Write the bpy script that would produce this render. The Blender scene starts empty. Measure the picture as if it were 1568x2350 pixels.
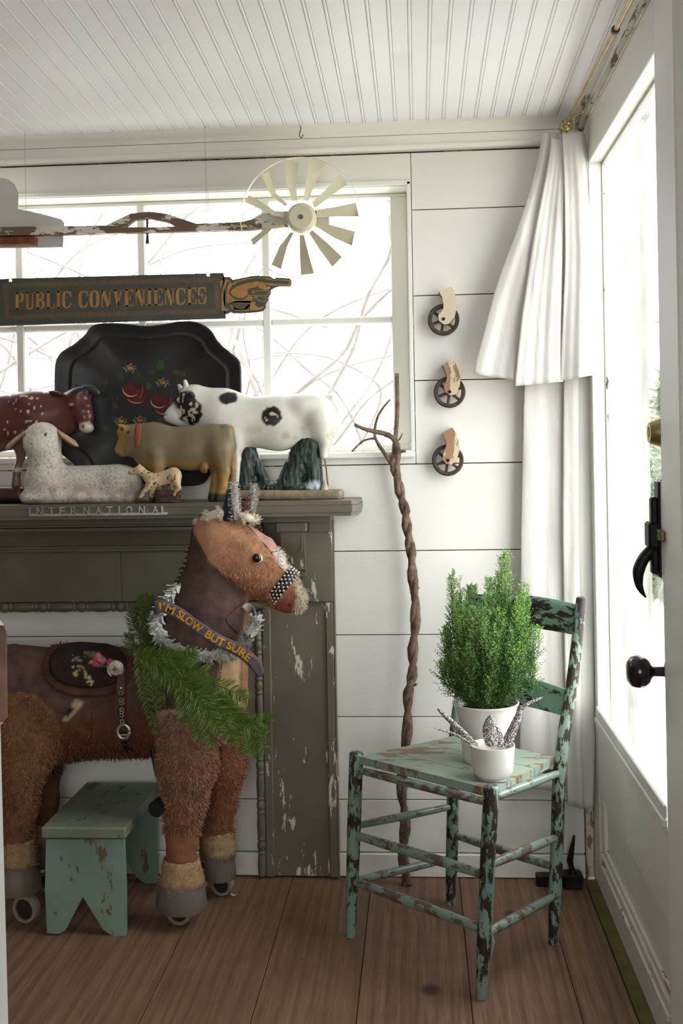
import bpy, bmesh, math, random
import numpy as np
from mathutils import Vector, Matrix

# ------------------------------------------------------------------ camera, sky, light, exposure
SC = bpy.context.scene
COL = SC.collection
PI = math.pi
F = 2500.0                      # focal length in pixels of the 1568 x 2350 frame
VX, VY = 960.0, 1030.0          # vanishing point of the room's depth lines
ROLL = math.radians(1.0)
PX = 784.0
PY = VY + (VX - PX) * math.tan(ROLL)
YAW = math.atan((VX - PX) / F / math.cos(ROLL))
CAM = np.array([0.0, -3.0, 1.1756])
FWD = np.array([-math.sin(YAW), math.cos(YAW), 0.0])
RT0 = np.array([math.cos(YAW), math.sin(YAW), 0.0])
UP0 = np.array([0.0, 0.0, 1.0])
RT = math.cos(ROLL) * RT0 - math.sin(ROLL) * UP0
UP = math.sin(ROLL) * RT0 + math.cos(ROLL) * UP0

cam_d = bpy.data.cameras.new('camera')
cam = bpy.data.objects.new('camera', cam_d); COL.objects.link(cam)
cam_d.sensor_fit = 'VERTICAL'; cam_d.sensor_height = 36.0; cam_d.sensor_width = 24.0
cam_d.lens = F / 2350.0 * 36.0
cam_d.shift_y = (PY - 1175.0) / 2350.0
cam_d.clip_start = 0.02
m3 = Matrix(((RT[0], UP[0], -FWD[0]), (RT[1], UP[1], -FWD[1]), (RT[2], UP[2], -FWD[2])))
cam.matrix_world = Matrix.Translation(Vector(CAM)) @ m3.to_4x4()
SC.camera = cam

w = bpy.data.worlds.new('overcast_sky'); SC.world = w; w.use_nodes = True
bg = w.node_tree.nodes['Background']
bg.inputs[0].default_value = (0.93, 0.97, 1.0, 1); bg.inputs[1].default_value = 4.2

def portal(name, loc, sx, sy, direction):
    l = bpy.data.lights.new(name, 'AREA'); l.shape = 'RECTANGLE'; l.size = sx; l.size_y = sy
    l.cycles.is_portal = True
    o = bpy.data.objects.new(name, l); COL.objects.link(o); o.location = loc
    o.rotation_euler = Vector(direction).to_track_quat('-Z', 'Y').to_euler()
    return o
portal('daylight_window', (-1.0, 0.20, 1.54), 1.95, 0.76, (0, -1, 0))
portal('daylight_door', (0.50, -0.66, 1.19), 0.56, 1.40, (-1, 0, 0))
portal('added_rear_fill_portal', (-0.29, -4.62, 1.365), 1.45, 1.30, (0, 1, 0))  # portal of the unseen rear window added as fill light

vs = SC.view_settings
SC.display_settings.display_device = 'sRGB'
vs.view_transform = 'Standard'; vs.look = 'None'; vs.gamma = 1.0; vs.use_curve_mapping = False
vs.exposure = 0.66
SC.cycles.max_bounces = 7; SC.cycles.diffuse_bounces = 4; SC.cycles.glossy_bounces = 2; SC.cycles.transmission_bounces = 3; SC.cycles.transparent_max_bounces = 12
SC.cycles.use_adaptive_sampling = True; SC.cycles.adaptive_threshold = 0.08
SC.cycles.sample_clamp_indirect = 6.0

# ------------------------------------------------------------------ helpers
rnd = random.Random(7)
def ray(px, py): return FWD + (px - PX) / F * RT - (py - PY) / F * UP
def at(px, py, Y):
    d = ray(px, py); return CAM + d * ((Y - CAM[1]) / d[1])
def atX(px, py, X):
    d = ray(px, py); return CAM + d * ((X - CAM[0]) / d[0])
def atZ(px, py, Z=0.0):
    d = ray(px, py); return CAM + d * ((Z - CAM[2]) / d[2])
def lerp(a, b, t): return a + (b - a) * t
def lin(r, g, b):
    f = lambda c: (c / 255 / 12.92) if c / 255 <= .04045 else ((c / 255 + .055) / 1.055) ** 2.4
    return (f(r), f(g), f(b))

class NT:
    def __init__(s, name):
        s.m = bpy.data.materials.new(name); s.m.use_nodes = True; s.t = s.m.node_tree
        s.b = s.t.nodes['Principled BSDF']; s.out = s.t.nodes['Material Output']
        tc = s.t.nodes.new('ShaderNodeTexCoord'); oi = s.t.nodes.new('ShaderNodeObjectInfo')
        mu = s.t.nodes.new('ShaderNodeVectorMath'); mu.operation = 'MULTIPLY_ADD'
        cx = s.t.nodes.new('ShaderNodeCombineXYZ')
        for i in range(3): s.t.links.new(oi.outputs['Random'], cx.inputs[i])
        s.t.links.new(cx.outputs[0], mu.inputs[0]); mu.inputs[1].default_value = (7.3, 5.1, 9.7)
        s.t.links.new(tc.outputs['Object'], mu.inputs[2])
        s.vec = mu.outputs[0]; s.raw = tc.outputs['Object']; s.rand = oi.outputs['Random']; s.nrm = tc.outputs['Normal']
    def L(s, a, b): s.t.links.new(a, b)
    def put(s, sock, v):
        if hasattr(v, 'is_linked') or hasattr(v, 'links'): s.L(v, sock)
        elif isinstance(v, (tuple, list)) and len(v) == 3 and sock.type == 'RGBA': sock.default_value = (*v, 1)
        else: sock.default_value = v
    def sc(s, x=1, y=1, z=1, vec=None):
        n = s.t.nodes.new('ShaderNodeVectorMath'); n.operation = 'MULTIPLY'; s.L(vec or s.vec, n.inputs[0]); n.inputs[1].default_value = (x, y, z); return n.outputs[0]
    def noise(s, scale=5, detail=4, rough=.55, vec=None, dist=0):
        n = s.t.nodes.new('ShaderNodeTexNoise'); s.L(vec or s.vec, n.inputs['Vector'])
        n.inputs['Scale'].default_value = scale; n.inputs['Detail'].default_value = detail; n.inputs['Roughness'].default_value = rough
        n.inputs['Distortion'].default_value = dist; return n.outputs[0]
    def wave(s, scale, dist, detail=2, vec=None, dsc=1):
        n = s.t.nodes.new('ShaderNodeTexWave'); s.L(vec or s.vec, n.inputs['Vector']); n.wave_type = 'BANDS'; n.bands_direction = 'X'
        n.inputs['Scale'].default_value = scale; n.inputs['Distortion'].default_value = dist; n.inputs['Detail'].default_value = detail; n.inputs['Detail Scale'].default_value = dsc
        return n.outputs[1]
    def voro(s, scale, vec=None, feature='F1'):
        n = s.t.nodes.new('ShaderNodeTexVoronoi'); s.L(vec or s.vec, n.inputs['Vector']); n.feature = feature; n.inputs['Scale'].default_value = scale; return n.outputs[0]
    def step(s, v, lo, hi):
        n = s.t.nodes.new('ShaderNodeMapRange'); n.clamp = True; s.put(n.inputs[0], v); n.inputs[1].default_value = lo; n.inputs[2].default_value = hi; return n.outputs[0]
    def mix(s, f, a, b, mode='MIX'):
        n = s.t.nodes.new('ShaderNodeMix'); n.data_type = 'RGBA'; n.blend_type = mode
        s.put(n.inputs[0], f); s.put(n.inputs[6], a); s.put(n.inputs[7], b); return n.outputs[2]
    def math(s, op, a, b=0.0):
        n = s.t.nodes.new('ShaderNodeMath'); n.operation = op; s.put(n.inputs[0], a); s.put(n.inputs[1], b); return n.outputs[0]
    def attr(s, name):
        n = s.t.nodes.new('ShaderNodeAttribute'); n.attribute_name = name; return n
    def xyz(s, vec=None):
        n = s.t.nodes.new('ShaderNodeSeparateXYZ'); s.L(vec or s.raw, n.inputs[0]); return n.outputs
    def bump(s, h, strength=.3, dist=.002):
        n = s.t.nodes.new('ShaderNodeBump'); s.L(h, n.inputs['Height']); n.inputs['Strength'].default_value = strength; n.inputs['Distance'].default_value = dist
        s.L(n.outputs[0], s.b.inputs['Normal'])
    def fin(s, col, rough=.6, metal=0, spec=.4):
        s.put(s.b.inputs['Base Color'], col); s.put(s.b.inputs['Roughness'], rough); s.put(s.b.inputs['Metallic'], metal)
        s.b.inputs['Specular IOR Level'].default_value = spec; return s.m

def plain(name, col, rough=.55, metal=0, var=.18, scale=14, bump=0, spec=.4, bscale=None):
    n = NT(name); c2 = tuple(x * (1 - var * 1.6) for x in col); c1 = tuple(min(1, x * (1 + var)) for x in col)
    f = n.noise(scale, 4)
    if bump: n.bump(n.noise(bscale or scale * 5, 3), bump, .003)
    return n.fin(n.mix(n.step(f, .3, .7), c2, c1), rough, metal, spec)

def painted(name, col, chip, thr=.62, scale=22, stretch=(1, 1, 1), rough=.5, col2=None, thr2=.5, var=.1, bump=.25, soft=.012, spec=.4, big=None):
    n = NT(name); v = n.sc(*stretch)
    c = n.mix(n.step(n.noise(6, 3), .3, .7), tuple(x * (1 - var * 1.5) for x in col), tuple(min(1, x * (1 + var)) for x in col))
    if col2: c = n.mix(n.step(n.noise(9, 5, vec=v), thr2, thr2 + .12), c, col2)
    k = n.noise(scale, 8, .68, vec=v)
    if big: k = n.math('ADD', k, n.math('MULTIPLY', n.math('SUBTRACT', n.noise(scale * .2, 2), .5), big))
    k = n.step(k, thr, thr + soft)
    n.bump(n.math('SUBTRACT', 1.0, k), bump, .0015)
    cc = n.mix(n.noise(30, 3), tuple(x * .7 for x in chip), chip)
    return n.fin(n.mix(k, c, cc), rough, 0, spec)

def vcol(name, rough=.6, var=.25, scale=30, bump=.3, bscale=60, spec=.3, chip=None, thr=.66, cscale=40, stretch=(1, 1, 1), dist=.003):
    n = NT(name); c = n.attr('Col').outputs['Color']; f = n.step(n.noise(scale, 5), .3, .7)
    c = n.mix(1.0, c, n.mix(f, (1 - var,) * 3, (1 + var * .5,) * 3), 'MULTIPLY')
    if chip:
        k = n.step(n.noise(cscale, 7, .65, vec=n.sc(*stretch)), thr, thr + .012); c = n.mix(k, c, chip)
    if bump: n.bump(n.noise(bscale, 4, .6), bump, dist)
    return n.fin(c, rough, 0, spec)

# --- mesh builder
class MB:
    def __init__(s): s.v = []; s.f = []; s.mi = []; s.cur = 0
    def add(s, vs, fs):
        o = len(s.v); s.v += [tuple(map(float, p)) for p in vs]; s.f += [tuple(i + o for i in f) for f in fs]; s.mi += [s.cur] * len(fs); return s
    def box(s, lo, hi, bev=0.0):
        x0, y0, z0 = lo; x1, y1, z1 = hi
        if bev <= 0:
            return s.add([(x0,y0,z0),(x1,y0,z0),(x1,y1,z0),(x0,y1,z0),(x0,y0,z1),(x1,y0,z1),(x1,y1,z1),(x0,y1,z1)],
                  [(0,3,2,1),(4,5,6,7),(0,1,5,4),(1,2,6,5),(2,3,7,6),(3,0,4,7)])
        b = bev; V = []; idx = {}
        for ix in (0, 1):
            for iy in (0, 1):
                for iz in (0, 1):
                    X = (x0, x1)[ix]; Y = (y0, y1)[iy]; Z = (z0, z1)[iz]; sx, sy, sz = (1, -1)[ix]*b, (1, -1)[iy]*b, (1, -1)[iz]*b
                    for ax, p in (('x', (X, Y+sy, Z+sz)), ('y', (X+sx, Y, Z+sz)), ('z', (X+sx, Y+sy, Z))):
                        idx[(ix, iy, iz, ax)] = len(V); V.append(p)
        G = lambda x, y, z, a: idx[(x, y, z, a)]
        Fc = []
        for i, fl in ((0, 0), (1, 1)):
            for ax in 'xyz':
                mk = {'x': lambda a, b_: G(i, a, b_, 'x'), 'y': lambda a, b_: G(a, i, b_, 'y'), 'z': lambda a, b_: G(a, b_, i, 'z')}[ax]
                q = [mk(0, 0), mk(1, 0), mk(1, 1), mk(0, 1)]
                if (fl == 0) != (ax == 'y'): q = q[::-1]
                Fc.append(tuple(q))
        for a in (0, 1):
            for b_ in (0, 1):
                for e, (A, B) in {'z': ('x', 'y'), 'y': ('x', 'z'), 'x': ('y', 'z')}.items():
                    if e == 'z': q = [G(a, b_, 0, A), G(a, b_, 1, A), G(a, b_, 1, B), G(a, b_, 0, B)]; par = a ^ b_
                    elif e == 'y': q = [G(a, 0, b_, A), G(a, 1, b_, A), G(a, 1, b_, B), G(a, 0, b_, B)]; par = a ^ b_ ^ 1
                    else: q = [G(0, a, b_, A), G(1, a, b_, A), G(1, a, b_, B), G(0, a, b_, B)]; par = a ^ b_
                    if par == 0: q = q[::-1]
                    Fc.append(tuple(q))
        for ix in (0, 1):
            for iy in (0, 1):
                for iz in (0, 1):
                    q = [G(ix, iy, iz, 'x'), G(ix, iy, iz, 'y'), G(ix, iy, iz, 'z')]
                    Fc.append(tuple(q if (ix + iy + iz) % 2 == 1 else q[::-1]))
        return s.add(V, Fc)
    def obox(s, c, ax, ay, az, bev=0):           # oriented box: centre, half-axis vectors
        t = MB().box((-1, -1, -1), (1, 1, 1)) if not bev else None
        if bev:
            lx, ly, lz = (np.linalg.norm(a) for a in (ax, ay, az)); t = MB().box((-lx, -ly, -lz), (lx, ly, lz), bev)
            ax, ay, az = np.array(ax)/lx, np.array(ay)/ly, np.array(az)/lz
        c, ax, ay, az = map(np.array, (c, ax, ay, az))
        return s.add([c + p[0]*ax + p[1]*ay + p[2]*az for p in t.v], t.f)
    def beam(s, a, b, w, h, side=(0, 1, 0), bev=0):  # bar a-b, width w along side, height h
        a, b = np.array(a, float), np.array(b, float); d = b - a; l = np.linalg.norm(d); d /= l
        sd = np.array(side, float); sd -= d * (sd @ d); sd /= np.linalg.norm(sd); n = np.cross(d, sd)
        return s.obox((a + b) / 2, d * l / 2, sd * w / 2, n * h / 2, bev)
    def tube(s, pts, r, n=8, cap=True, flat=None):   # r scalar or list; flat = squash factor along second axis
        P = [np.array(p, float) for p in pts]; R = r if hasattr(r, '__len__') else [r] * len(P)
        T = [P[min(i+1, len(P)-1)] - P[max(i-1, 0)] for i in range(len(P))]
        T = [t / (np.linalg.norm(t) + 1e-12) for t in T]
        u = np.cross(T[0], (0, 0, 1)); 
        if np.linalg.norm(u) < .1: u = np.cross(T[0], (0, 1, 0))
        V = []; Fc = []
        for i, (p, t, rr) in enumerate(zip(P, T, R)):
            u = u - t * (u @ t); u /= np.linalg.norm(u); w_ = np.cross(t, u)
            for k in range(n):
                a = 2 * PI * k / n; V.append(p + rr * (math.cos(a) * u + math.sin(a) * w_ * (flat or 1)))
        for i in range(len(P) - 1):
            for k in range(n):
                k2 = (k + 1) % n; Fc.append((i*n+k, i*n+k2, (i+1)*n+k2, (i+1)*n+k))
        if cap: Fc.append(tuple(range(n))[::-1]); Fc.append(tuple((len(P)-1)*n + k for k in range(n)))
        return s.add(V, Fc)
    def lathe(s, prof, c=(0, 0, 0), ax=(0, 0, 1), n=24, cap=True):   # prof: (r, h) along ax
        ax = np.array(ax, float); ax /= np.linalg.norm(ax); u = np.cross(ax, (0, 1, 0))
        if np.linalg.norm(u) < .1: u = np.cross(ax, (1, 0, 0))
        u /= np.linalg.norm(u); w_ = np.cross(ax, u); c = np.array(c, float); V = []; Fc = []
        for r, h in prof:
            for k in range(n):
                a = 2*PI*k/n; V.append(c + ax*h + r*(math.cos(a)*u + math.sin(a)*w_))
        for i in range(len(prof) - 1):
            for k in range(n):
                k2 = (k+1) % n; Fc.append((i*n+k, i*n+k2, (i+1)*n+k2, (i+1)*n+k))
        if cap: Fc.append(tuple(range(n))[::-1]); Fc.append(tuple((len(prof)-1)*n+k for k in range(n)))
        return s.add(V, Fc)
    def prism(s, poly, o, ex, ey, ez, d0=0.0, d1=1.0):    # 2D polygon (ccw) mapped by ex, ey, extruded along ez
        o, ex, ey, ez = map(lambda q: np.array(q, float), (o, ex, ey, ez)); n = len(poly)
        V = [o + p[0]*ex + p[1]*ey + ez*d0 for p in poly] + [o + p[0]*ex + p[1]*ey + ez*d1 for p in poly]
        Fc = [tuple(range(n))[::-1], tuple(range(n, 2*n))] + [(k, (k+1) % n, n+(k+1) % n, n+k) for k in range(n)]
        return s.add(V, Fc)
    def sphere(s, c, r, n=12, m=8):
        r = r if hasattr(r, '__len__') else (r, r, r); V = []; Fc = []
        for j in range(m + 1):
            th = PI * j / m
            for k in range(n):
                a = 2*PI*k/n; V.append((c[0]+r[0]*math.sin(th)*math.cos(a), c[1]+r[1]*math.sin(th)*math.sin(a), c[2]+r[2]*math.cos(th)))
        for j in range(m):
            for k in range(n):
                k2 = (k+1) % n; Fc.append((j*n+k, (j+1)*n+k, (j+1)*n+k2, j*n+k2))
        return s.add(V, Fc)
    def grid(s, fn, nu, nv, close_u=False):
        V = [fn(i / (nu if close_u else nu - 1), j / (nv - 1)) for j in range(nv) for i in range(nu)]; Fc = []
        for j in range(nv - 1):
            for i in range(nu if close_u else nu - 1):
                i2 = (i + 1) % nu; Fc.append((j*nu+i, j*nu+i2, (j+1)*nu+i2, (j+1)*nu+i))
        return s.add(V, Fc)

def wloc(o):
    l = Vector((0, 0, 0))
    while o: l = l + o.location; o = o.parent
    return l
def empty(name, loc, label, cat, group=None):
    o = bpy.data.objects.new(name, None); COL.objects.link(o); o.location = Vector([float(x) for x in loc]); o.empty_display_size = .03
    o['label'] = label; o['category'] = cat
    if group: o['group'] = group
    return o
def mk(name, mb, mat, parent=None, smooth=False, origin=None, label=None, cat=None, group=None, kind=None, cols=None, solid=0, sub=0, fixn=True):
    if isinstance(mb, MB): V, Fc = mb.v, mb.f
    else: V, Fc = mb
    off = wloc(parent) if parent else Vector([float(x) for x in (origin if origin is not None else (0, 0, 0))])
    me = bpy.data.meshes.new(name)
    if isinstance(V, np.ndarray): V = V - np.array(off); V = V.tolist()
    else: V = [(p[0]-off.x, p[1]-off.y, p[2]-off.z) for p in V]
    me.from_pydata(V, [], Fc.tolist() if isinstance(Fc, np.ndarray) else Fc)
    if cols is not None:
        a = me.color_attributes.new('Col', 'FLOAT_COLOR', 'POINT')
        c4 = np.ones((len(V), 4), np.float32); c4[:, :3] = np.asarray(cols)[:, :3]; a.data.foreach_set('color', c4.ravel())
    mats = mat if isinstance(mat, (list, tuple)) else [mat]
    for m_ in mats: me.materials.append(m_)
    if isinstance(mb, MB) and len(mats) > 1: me.polygons.foreach_set('material_index', mb.mi)
    if fixn:
        bm = bmesh.new(); bm.from_mesh(me); bmesh.ops.recalc_face_normals(bm, faces=bm.faces[:]); bm.to_mesh(me); bm.free()
    if smooth is True: me.polygons.foreach_set('use_smooth', [True] * len(me.polygons))
    elif smooth:
        me.polygons.foreach_set('use_smooth', [True] * len(me.polygons)); me.set_sharp_from_angle(angle=math.radians(smooth))
    me.update()
    o = bpy.data.objects.new(name, me); COL.objects.link(o)
    if parent: o.parent = parent
    else: o.location = off
    if solid: md = o.modifiers.new('solid', 'SOLIDIFY'); md.thickness = solid; md.offset = 0
    if sub: md = o.modifiers.new('sub', 'SUBSURF'); md.levels = sub; md.render_levels = sub
    if label: o['label'] = label
    if cat: o['category'] = cat
    if group: o['group'] = group
    if kind: o['kind'] = kind
    return o
def inst(src, parent=None, loc=(0, 0, 0), rot=None, scale=None, mw=None):
    o = src.copy(); COL.objects.link(o); o.parent = parent
    if mw is not None: o.matrix_basis = mw
    else:
        o.location = loc
        if rot: o.rotation_euler = rot
        if scale: o.scale = scale
    return o
def spline(pts, n):                     # Catmull-Rom through points (any dimension)
    P = [np.array(p, float) for p in pts]; P = [2*P[0]-P[1]] + P + [2*P[-1]-P[-2]]; m = len(P) - 3; out = []
    for i in range(n):
        t = i / (n - 1) * m; k = min(int(t), m - 1); t -= k; a, b, c, d = P[k:k+4]
        out.append(.5*((2*b) + (-a+c)*t + (2*a-5*b+4*c-d)*t*t + (-a+3*b-3*c+d)*t**3))
    return out
def text_mesh(txt, bold=0.0, xs=1.0, res=3):
    cu = bpy.data.curves.new('txt', 'FONT'); cu.body = txt; cu.size = 1.0; cu.offset = bold; cu.resolution_u = res; cu.fill_mode = 'FRONT'
    o = bpy.data.objects.new('txt', cu); COL.objects.link(o)
    dg = bpy.context.evaluated_depsgraph_get(); me = bpy.data.meshes.new_from_object(o.evaluated_get(dg))
    V = [(v.co.x * xs, v.co.y) for v in me.vertices]; Fc = [tuple(p.vertices) for p in me.polygons]
    bpy.data.objects.remove(o); bpy.data.curves.remove(cu); bpy.data.meshes.remove(me)
    return V, Fc

# --- implicit bodies: tapered limbs and ellipsoids blended into one continuous surface
def sdf_eval(P, prims):
    d = None
    for pr in prims:
        kind = pr[0]
        if kind == 'seg':
            _, a, ra, b, rb, ky, k = pr; s = np.array([1, 1/ky, 1]); A = np.array(a, float)*s; B = np.array(b, float)*s; p = P*s
            ab = B - A; t = np.clip(((p - A) @ ab) / (ab @ ab + 1e-9), 0, 1); q = np.linalg.norm(p - A - t[:, None]*ab, axis=1) - (ra + (rb-ra)*t)
            q = q * min(1, ky)
        elif kind == 'ell':
            _, c, r, rot, k = pr; p = P - np.array(c, float); ca, sa = math.cos(rot), math.sin(rot)
            x = p[:, 0]*ca + p[:, 2]*sa; z = -p[:, 0]*sa + p[:, 2]*ca
            n = np.sqrt((x/r[0])**2 + (p[:, 1]/r[1])**2 + (z/r[2])**2); q = (n - 1) * min(r)
        elif kind == 'cut':
            _, c, r, rot, k = pr; p = P - np.array(c, float); ca, sa = math.cos(rot), math.sin(rot)
            x = p[:, 0]*ca + p[:, 2]*sa; z = -p[:, 0]*sa + p[:, 2]*ca
            n = np.sqrt((x/r[0])**2 + (p[:, 1]/r[1])**2 + (z/r[2])**2); q = -(n - 1) * min(r)
            h = np.clip(.5 - .5*(d - q)/k, 0, 1); d = d*(1-h) + q*h + k*h*(1-h); continue
        elif kind == 'box':
            _, c, hx, rr, k = pr; p = np.abs(P - np.array(c, float)) - (np.array(hx) - rr)
            q = np.linalg.norm(np.maximum(p, 0), axis=1) + np.minimum(p.max(axis=1), 0) - rr
        if d is None: d = q
        else:
            h = np.clip(.5 + .5*(d - q)/k, 0, 1); d = d*(1-h) + q*h - k*h*(1-h)
    return d
def surfnet(prims, lo, hi, h, disp=None):
    lo = np.array(lo, float); n = np.ceil((np.array(hi) - lo) / h).astype(int) + 1
    def ev(g):
        out = np.empty(len(g))
        for i in range(0, len(g), 300000):
            P = lo + g[i:i+300000]*h; out[i:i+300000] = prims(P) if callable(prims) else sdf_eval(P, prims)
            if disp is not None: out[i:i+300000] += disp(P)
        return out
    nc = (n + 3) // 4 + 1
    V = ev(np.stack(np.meshgrid(*[np.arange(k)*4 for k in nc], indexing='ij'), -1).reshape(-1, 3)).reshape(nc)
    ix = [np.minimum((np.arange(k) + 2) // 4, m - 1) for k, m in zip(n, nc)]
    V = V[np.ix_(*ix)].copy(); near_ = np.argwhere(np.abs(V) < 8.5*h); V[tuple(near_.T)] = ev(near_); S = V < 0
    c = [(a, b, d) for a in (0, 1) for b in (0, 1) for d in (0, 1)]
    sl = lambda A, o: A[o[0]:n[0]-1+o[0], o[1]:n[1]-1+o[1], o[2]:n[2]-1+o[2]]
    cnt = sum(sl(S, o).astype(int) for o in c); act = (cnt > 0) & (cnt < 8)
    ids = -np.ones(act.shape, int); I = np.argwhere(act); ids[act] = np.arange(len(I))
    pos = np.zeros((len(I), 3)); num = np.zeros(len(I))
    for o in c:
        for ax in range(3):
            if o[ax]: continue
            o2 = list(o); o2[ax] = 1
            a = V[tuple((I + o).T)]; b = V[tuple((I + o2).T)]; mk_ = (a < 0) != (b < 0)
            t = np.where(mk_, a / (a - b + 1e-12), 0); p = np.tile(np.array(o, float), (len(I), 1)); p[:, ax] += t
            pos[mk_] += p[mk_]; num[mk_] += 1
    pos = lo + (I + pos / num[:, None]) * h
    Q = []
    for ax in range(3):
        a1, a2 = [(1, 2), (2, 0), (0, 1)][ax]
        sa = [slice(0, k) for k in n]; sb = list(sa); sa[ax] = slice(0, n[ax]-1); sb[ax] = slice(1, n[ax])
        A, B = S[tuple(sa)], S[tuple(sb)]; E_ = np.argwhere(A != B)
        E_ = E_[(E_[:, a1] > 0) & (E_[:, a2] > 0) & (E_[:, a1] < n[a1]-1) & (E_[:, a2] < n[a2]-1)]
        o1 = np.zeros(3, int); o1[a1] = 1; o2 = np.zeros(3, int); o2[a2] = 1
        q = np.stack([ids[tuple((E_ - d).T)] for d in (o1+o2, o2, np.zeros(3, int), o1)], 1)
        fl = ~A[tuple(E_.T)]; q[fl] = q[fl][:, ::-1]; Q.append(q)
    return pos, np.concatenate(Q)
class Frame:                             # maps picture-plane units (px, depth px, py) at a wall-parallel plane Y0 to metres
    def __init__(s, px0, py0, Y0):
        s.o2 = (px0, py0); s.Y0 = Y0; s.O = at(px0, py0, Y0); s.ex = (at(px0+100, py0, Y0)-s.O)/100; s.ez = (at(px0, py0+100, Y0)-s.O)/100
        s.s = abs(s.ex[0]); s.ey = np.array([0, s.s, 0])
    def __call__(s, P):
        P = np.atleast_2d(np.asarray(P, float)); return s.O + (P[:, :1]-s.o2[0])*s.ex + P[:, 1:2]*s.ey + (P[:, 2:3]-s.o2[1])*s.ez
    def p(s, x, d, y): return s((x, d, y))[0]
def seg(a, ra, b, rb, ky=1.0, k=10): return ('seg', a, ra, b, rb, ky, k)
def chain(pts, ky=1.0, k=10):            # pts: (x, depth, y, r)
    return [seg(pts[i][:3], pts[i][3], pts[i+1][:3], pts[i+1][3], ky, k) for i in range(len(pts)-1)]
def inpoly(x, y, poly):                  # signed distance to a polygon in the picture plane, negative inside
    p = np.stack([x, y], 1); d = np.full(len(x), 1e9); ins = np.zeros(len(x), bool); n = len(poly)
    for i in range(n):
        a = np.array(poly[i], float); b = np.array(poly[(i+1) % n], float); ab = b-a
        t = np.clip(((p-a) @ ab)/(ab @ ab), 0, 1); d = np.minimum(d, np.linalg.norm(p-a-t[:, None]*ab, axis=1))
        c = ((a[1] > y) != (b[1] > y)) & (x < (b[0]-a[0])*(y-a[1])/(b[1]-a[1]+1e-12)+a[0]); ins ^= c
    return np.where(ins, -d, d)
def blend(c, mask_d, col, w_=3.0):       # colour where signed distance < 0, soft over w_ px
    t = np.clip(.5 - mask_d/w_, 0, 1)[:, None]; return c*(1-t) + np.array(col)*t
def vnoise(P, f=1.0):                    # cheap smooth value noise
    P = np.asarray(P)*f; i = np.floor(P).astype(int); u = P-i; u = u*u*(3-2*u); out = 0
    for o in [(a, b, c) for a in (0, 1) for b in (0, 1) for c in (0, 1)]:
        q = i+np.array(o); h = np.sin(q[:, 0]*127.1+q[:, 1]*311.7+q[:, 2]*74.7)*43758.5453; h = h-np.floor(h)
        w_ = np.prod(np.where(np.array(o), u, 1-u), axis=1); out = out+h*w_
    return out
def vert_normals(V, Q):
    n = np.cross(V[Q[:, 2]]-V[Q[:, 0]], V[Q[:, 3]]-V[Q[:, 1]]); N = np.zeros_like(V)
    for k in range(4): np.add.at(N, Q[:, k], n)
    return N/(np.linalg.norm(N, axis=1)[:, None]+1e-12)
def fur(V, N, idx, n, length, width, comb=(0, 0, -1), lift=.5, seed=1, cols=None, jit=.002):
    r = np.random.RandomState(seed); k = r.choice(idx, n); P = V[k]+r.normal(0, jit, (n, 3)); nn = N[k]
    cmb = np.array(comb, float)+r.normal(0, .45, (n, 3)); cmb -= nn*(cmb*nn).sum(1)[:, None]
    d = nn*lift+cmb; d /= np.linalg.norm(d, axis=1)[:, None]; L_ = length*r.uniform(.55, 1.15, (n, 1))
    sd = np.cross(d, r.normal(0, 1, (n, 3))); sd /= np.linalg.norm(sd, axis=1)[:, None]
    mid = P+d*L_*.55; tip = P+d*L_+cmb*L_*.25
    A = P-sd*width/2-nn*.001; B = P+sd*width/2-nn*.001; C1 = mid+sd*width*.35; C0 = mid-sd*width*.35
    VV = np.stack([A, B, C1, C0, tip], 1).reshape(-1, 3); b = np.arange(n)[:, None]*5
    Fq = [tuple(q) for q in (b+np.array([[0, 1, 2, 3]])).tolist()]+[tuple(q) for q in (b+np.array([[3, 2, 4]])).tolist()]
    cc = np.repeat(cols[k]*r.uniform(.75, 1.25, (n, 1)), 5, axis=0) if cols is not None else None
    return VV, Fq, cc
# ------------------------------------------------------------------ materials of the setting
def wall_paint(name, col, stain=.10):
    n = NT(name); v = n.sc(1.2, 1, 14)
    c = n.mix(n.step(n.noise(3, 3), .3, .75), tuple(x*(1-stain) for x in col), col)
    c = n.mix(n.math('MULTIPLY', n.step(n.noise(2.2, 2), .62, .8), .35), c, lin(198, 186, 164))
    k = n.step(n.noise(26, 6, .7, vec=n.sc(1, 1, 2.5)), .735, .745)
    c = n.mix(n.math('MULTIPLY', k, .55), c, lin(120, 96, 72))
    n.bump(n.noise(40, 4, vec=v), .25, .0012)
    return n.fin(c, .42, 0, .4)
M_WALL = wall_paint('cream_white_wall_paint', lin(233, 230, 221))
M_TRIM = wall_paint('white_trim_paint', lin(236, 234, 224), .06)
M_SASH = wall_paint('white_sash_paint', lin(232, 231, 222), .05)
M_DOOR = wall_paint('white_door_paint', lin(228, 227, 220), .05)
M_CEIL = wall_paint('white_ceiling_paint', lin(242, 241, 243), .03)
M_PLAINW = plain('white_plaster', lin(226, 222, 212), .8, var=.04)
def gap_mat():
    n = NT('plank_joint'); k = n.step(n.noise(9, 6, .8, vec=n.sc(1, 1, .2)), .44, .47)
    return n.fin(n.mix(k, lin(190, 184, 166), lin(66, 44, 32)), .9)
M_GAP = gap_mat()
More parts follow.
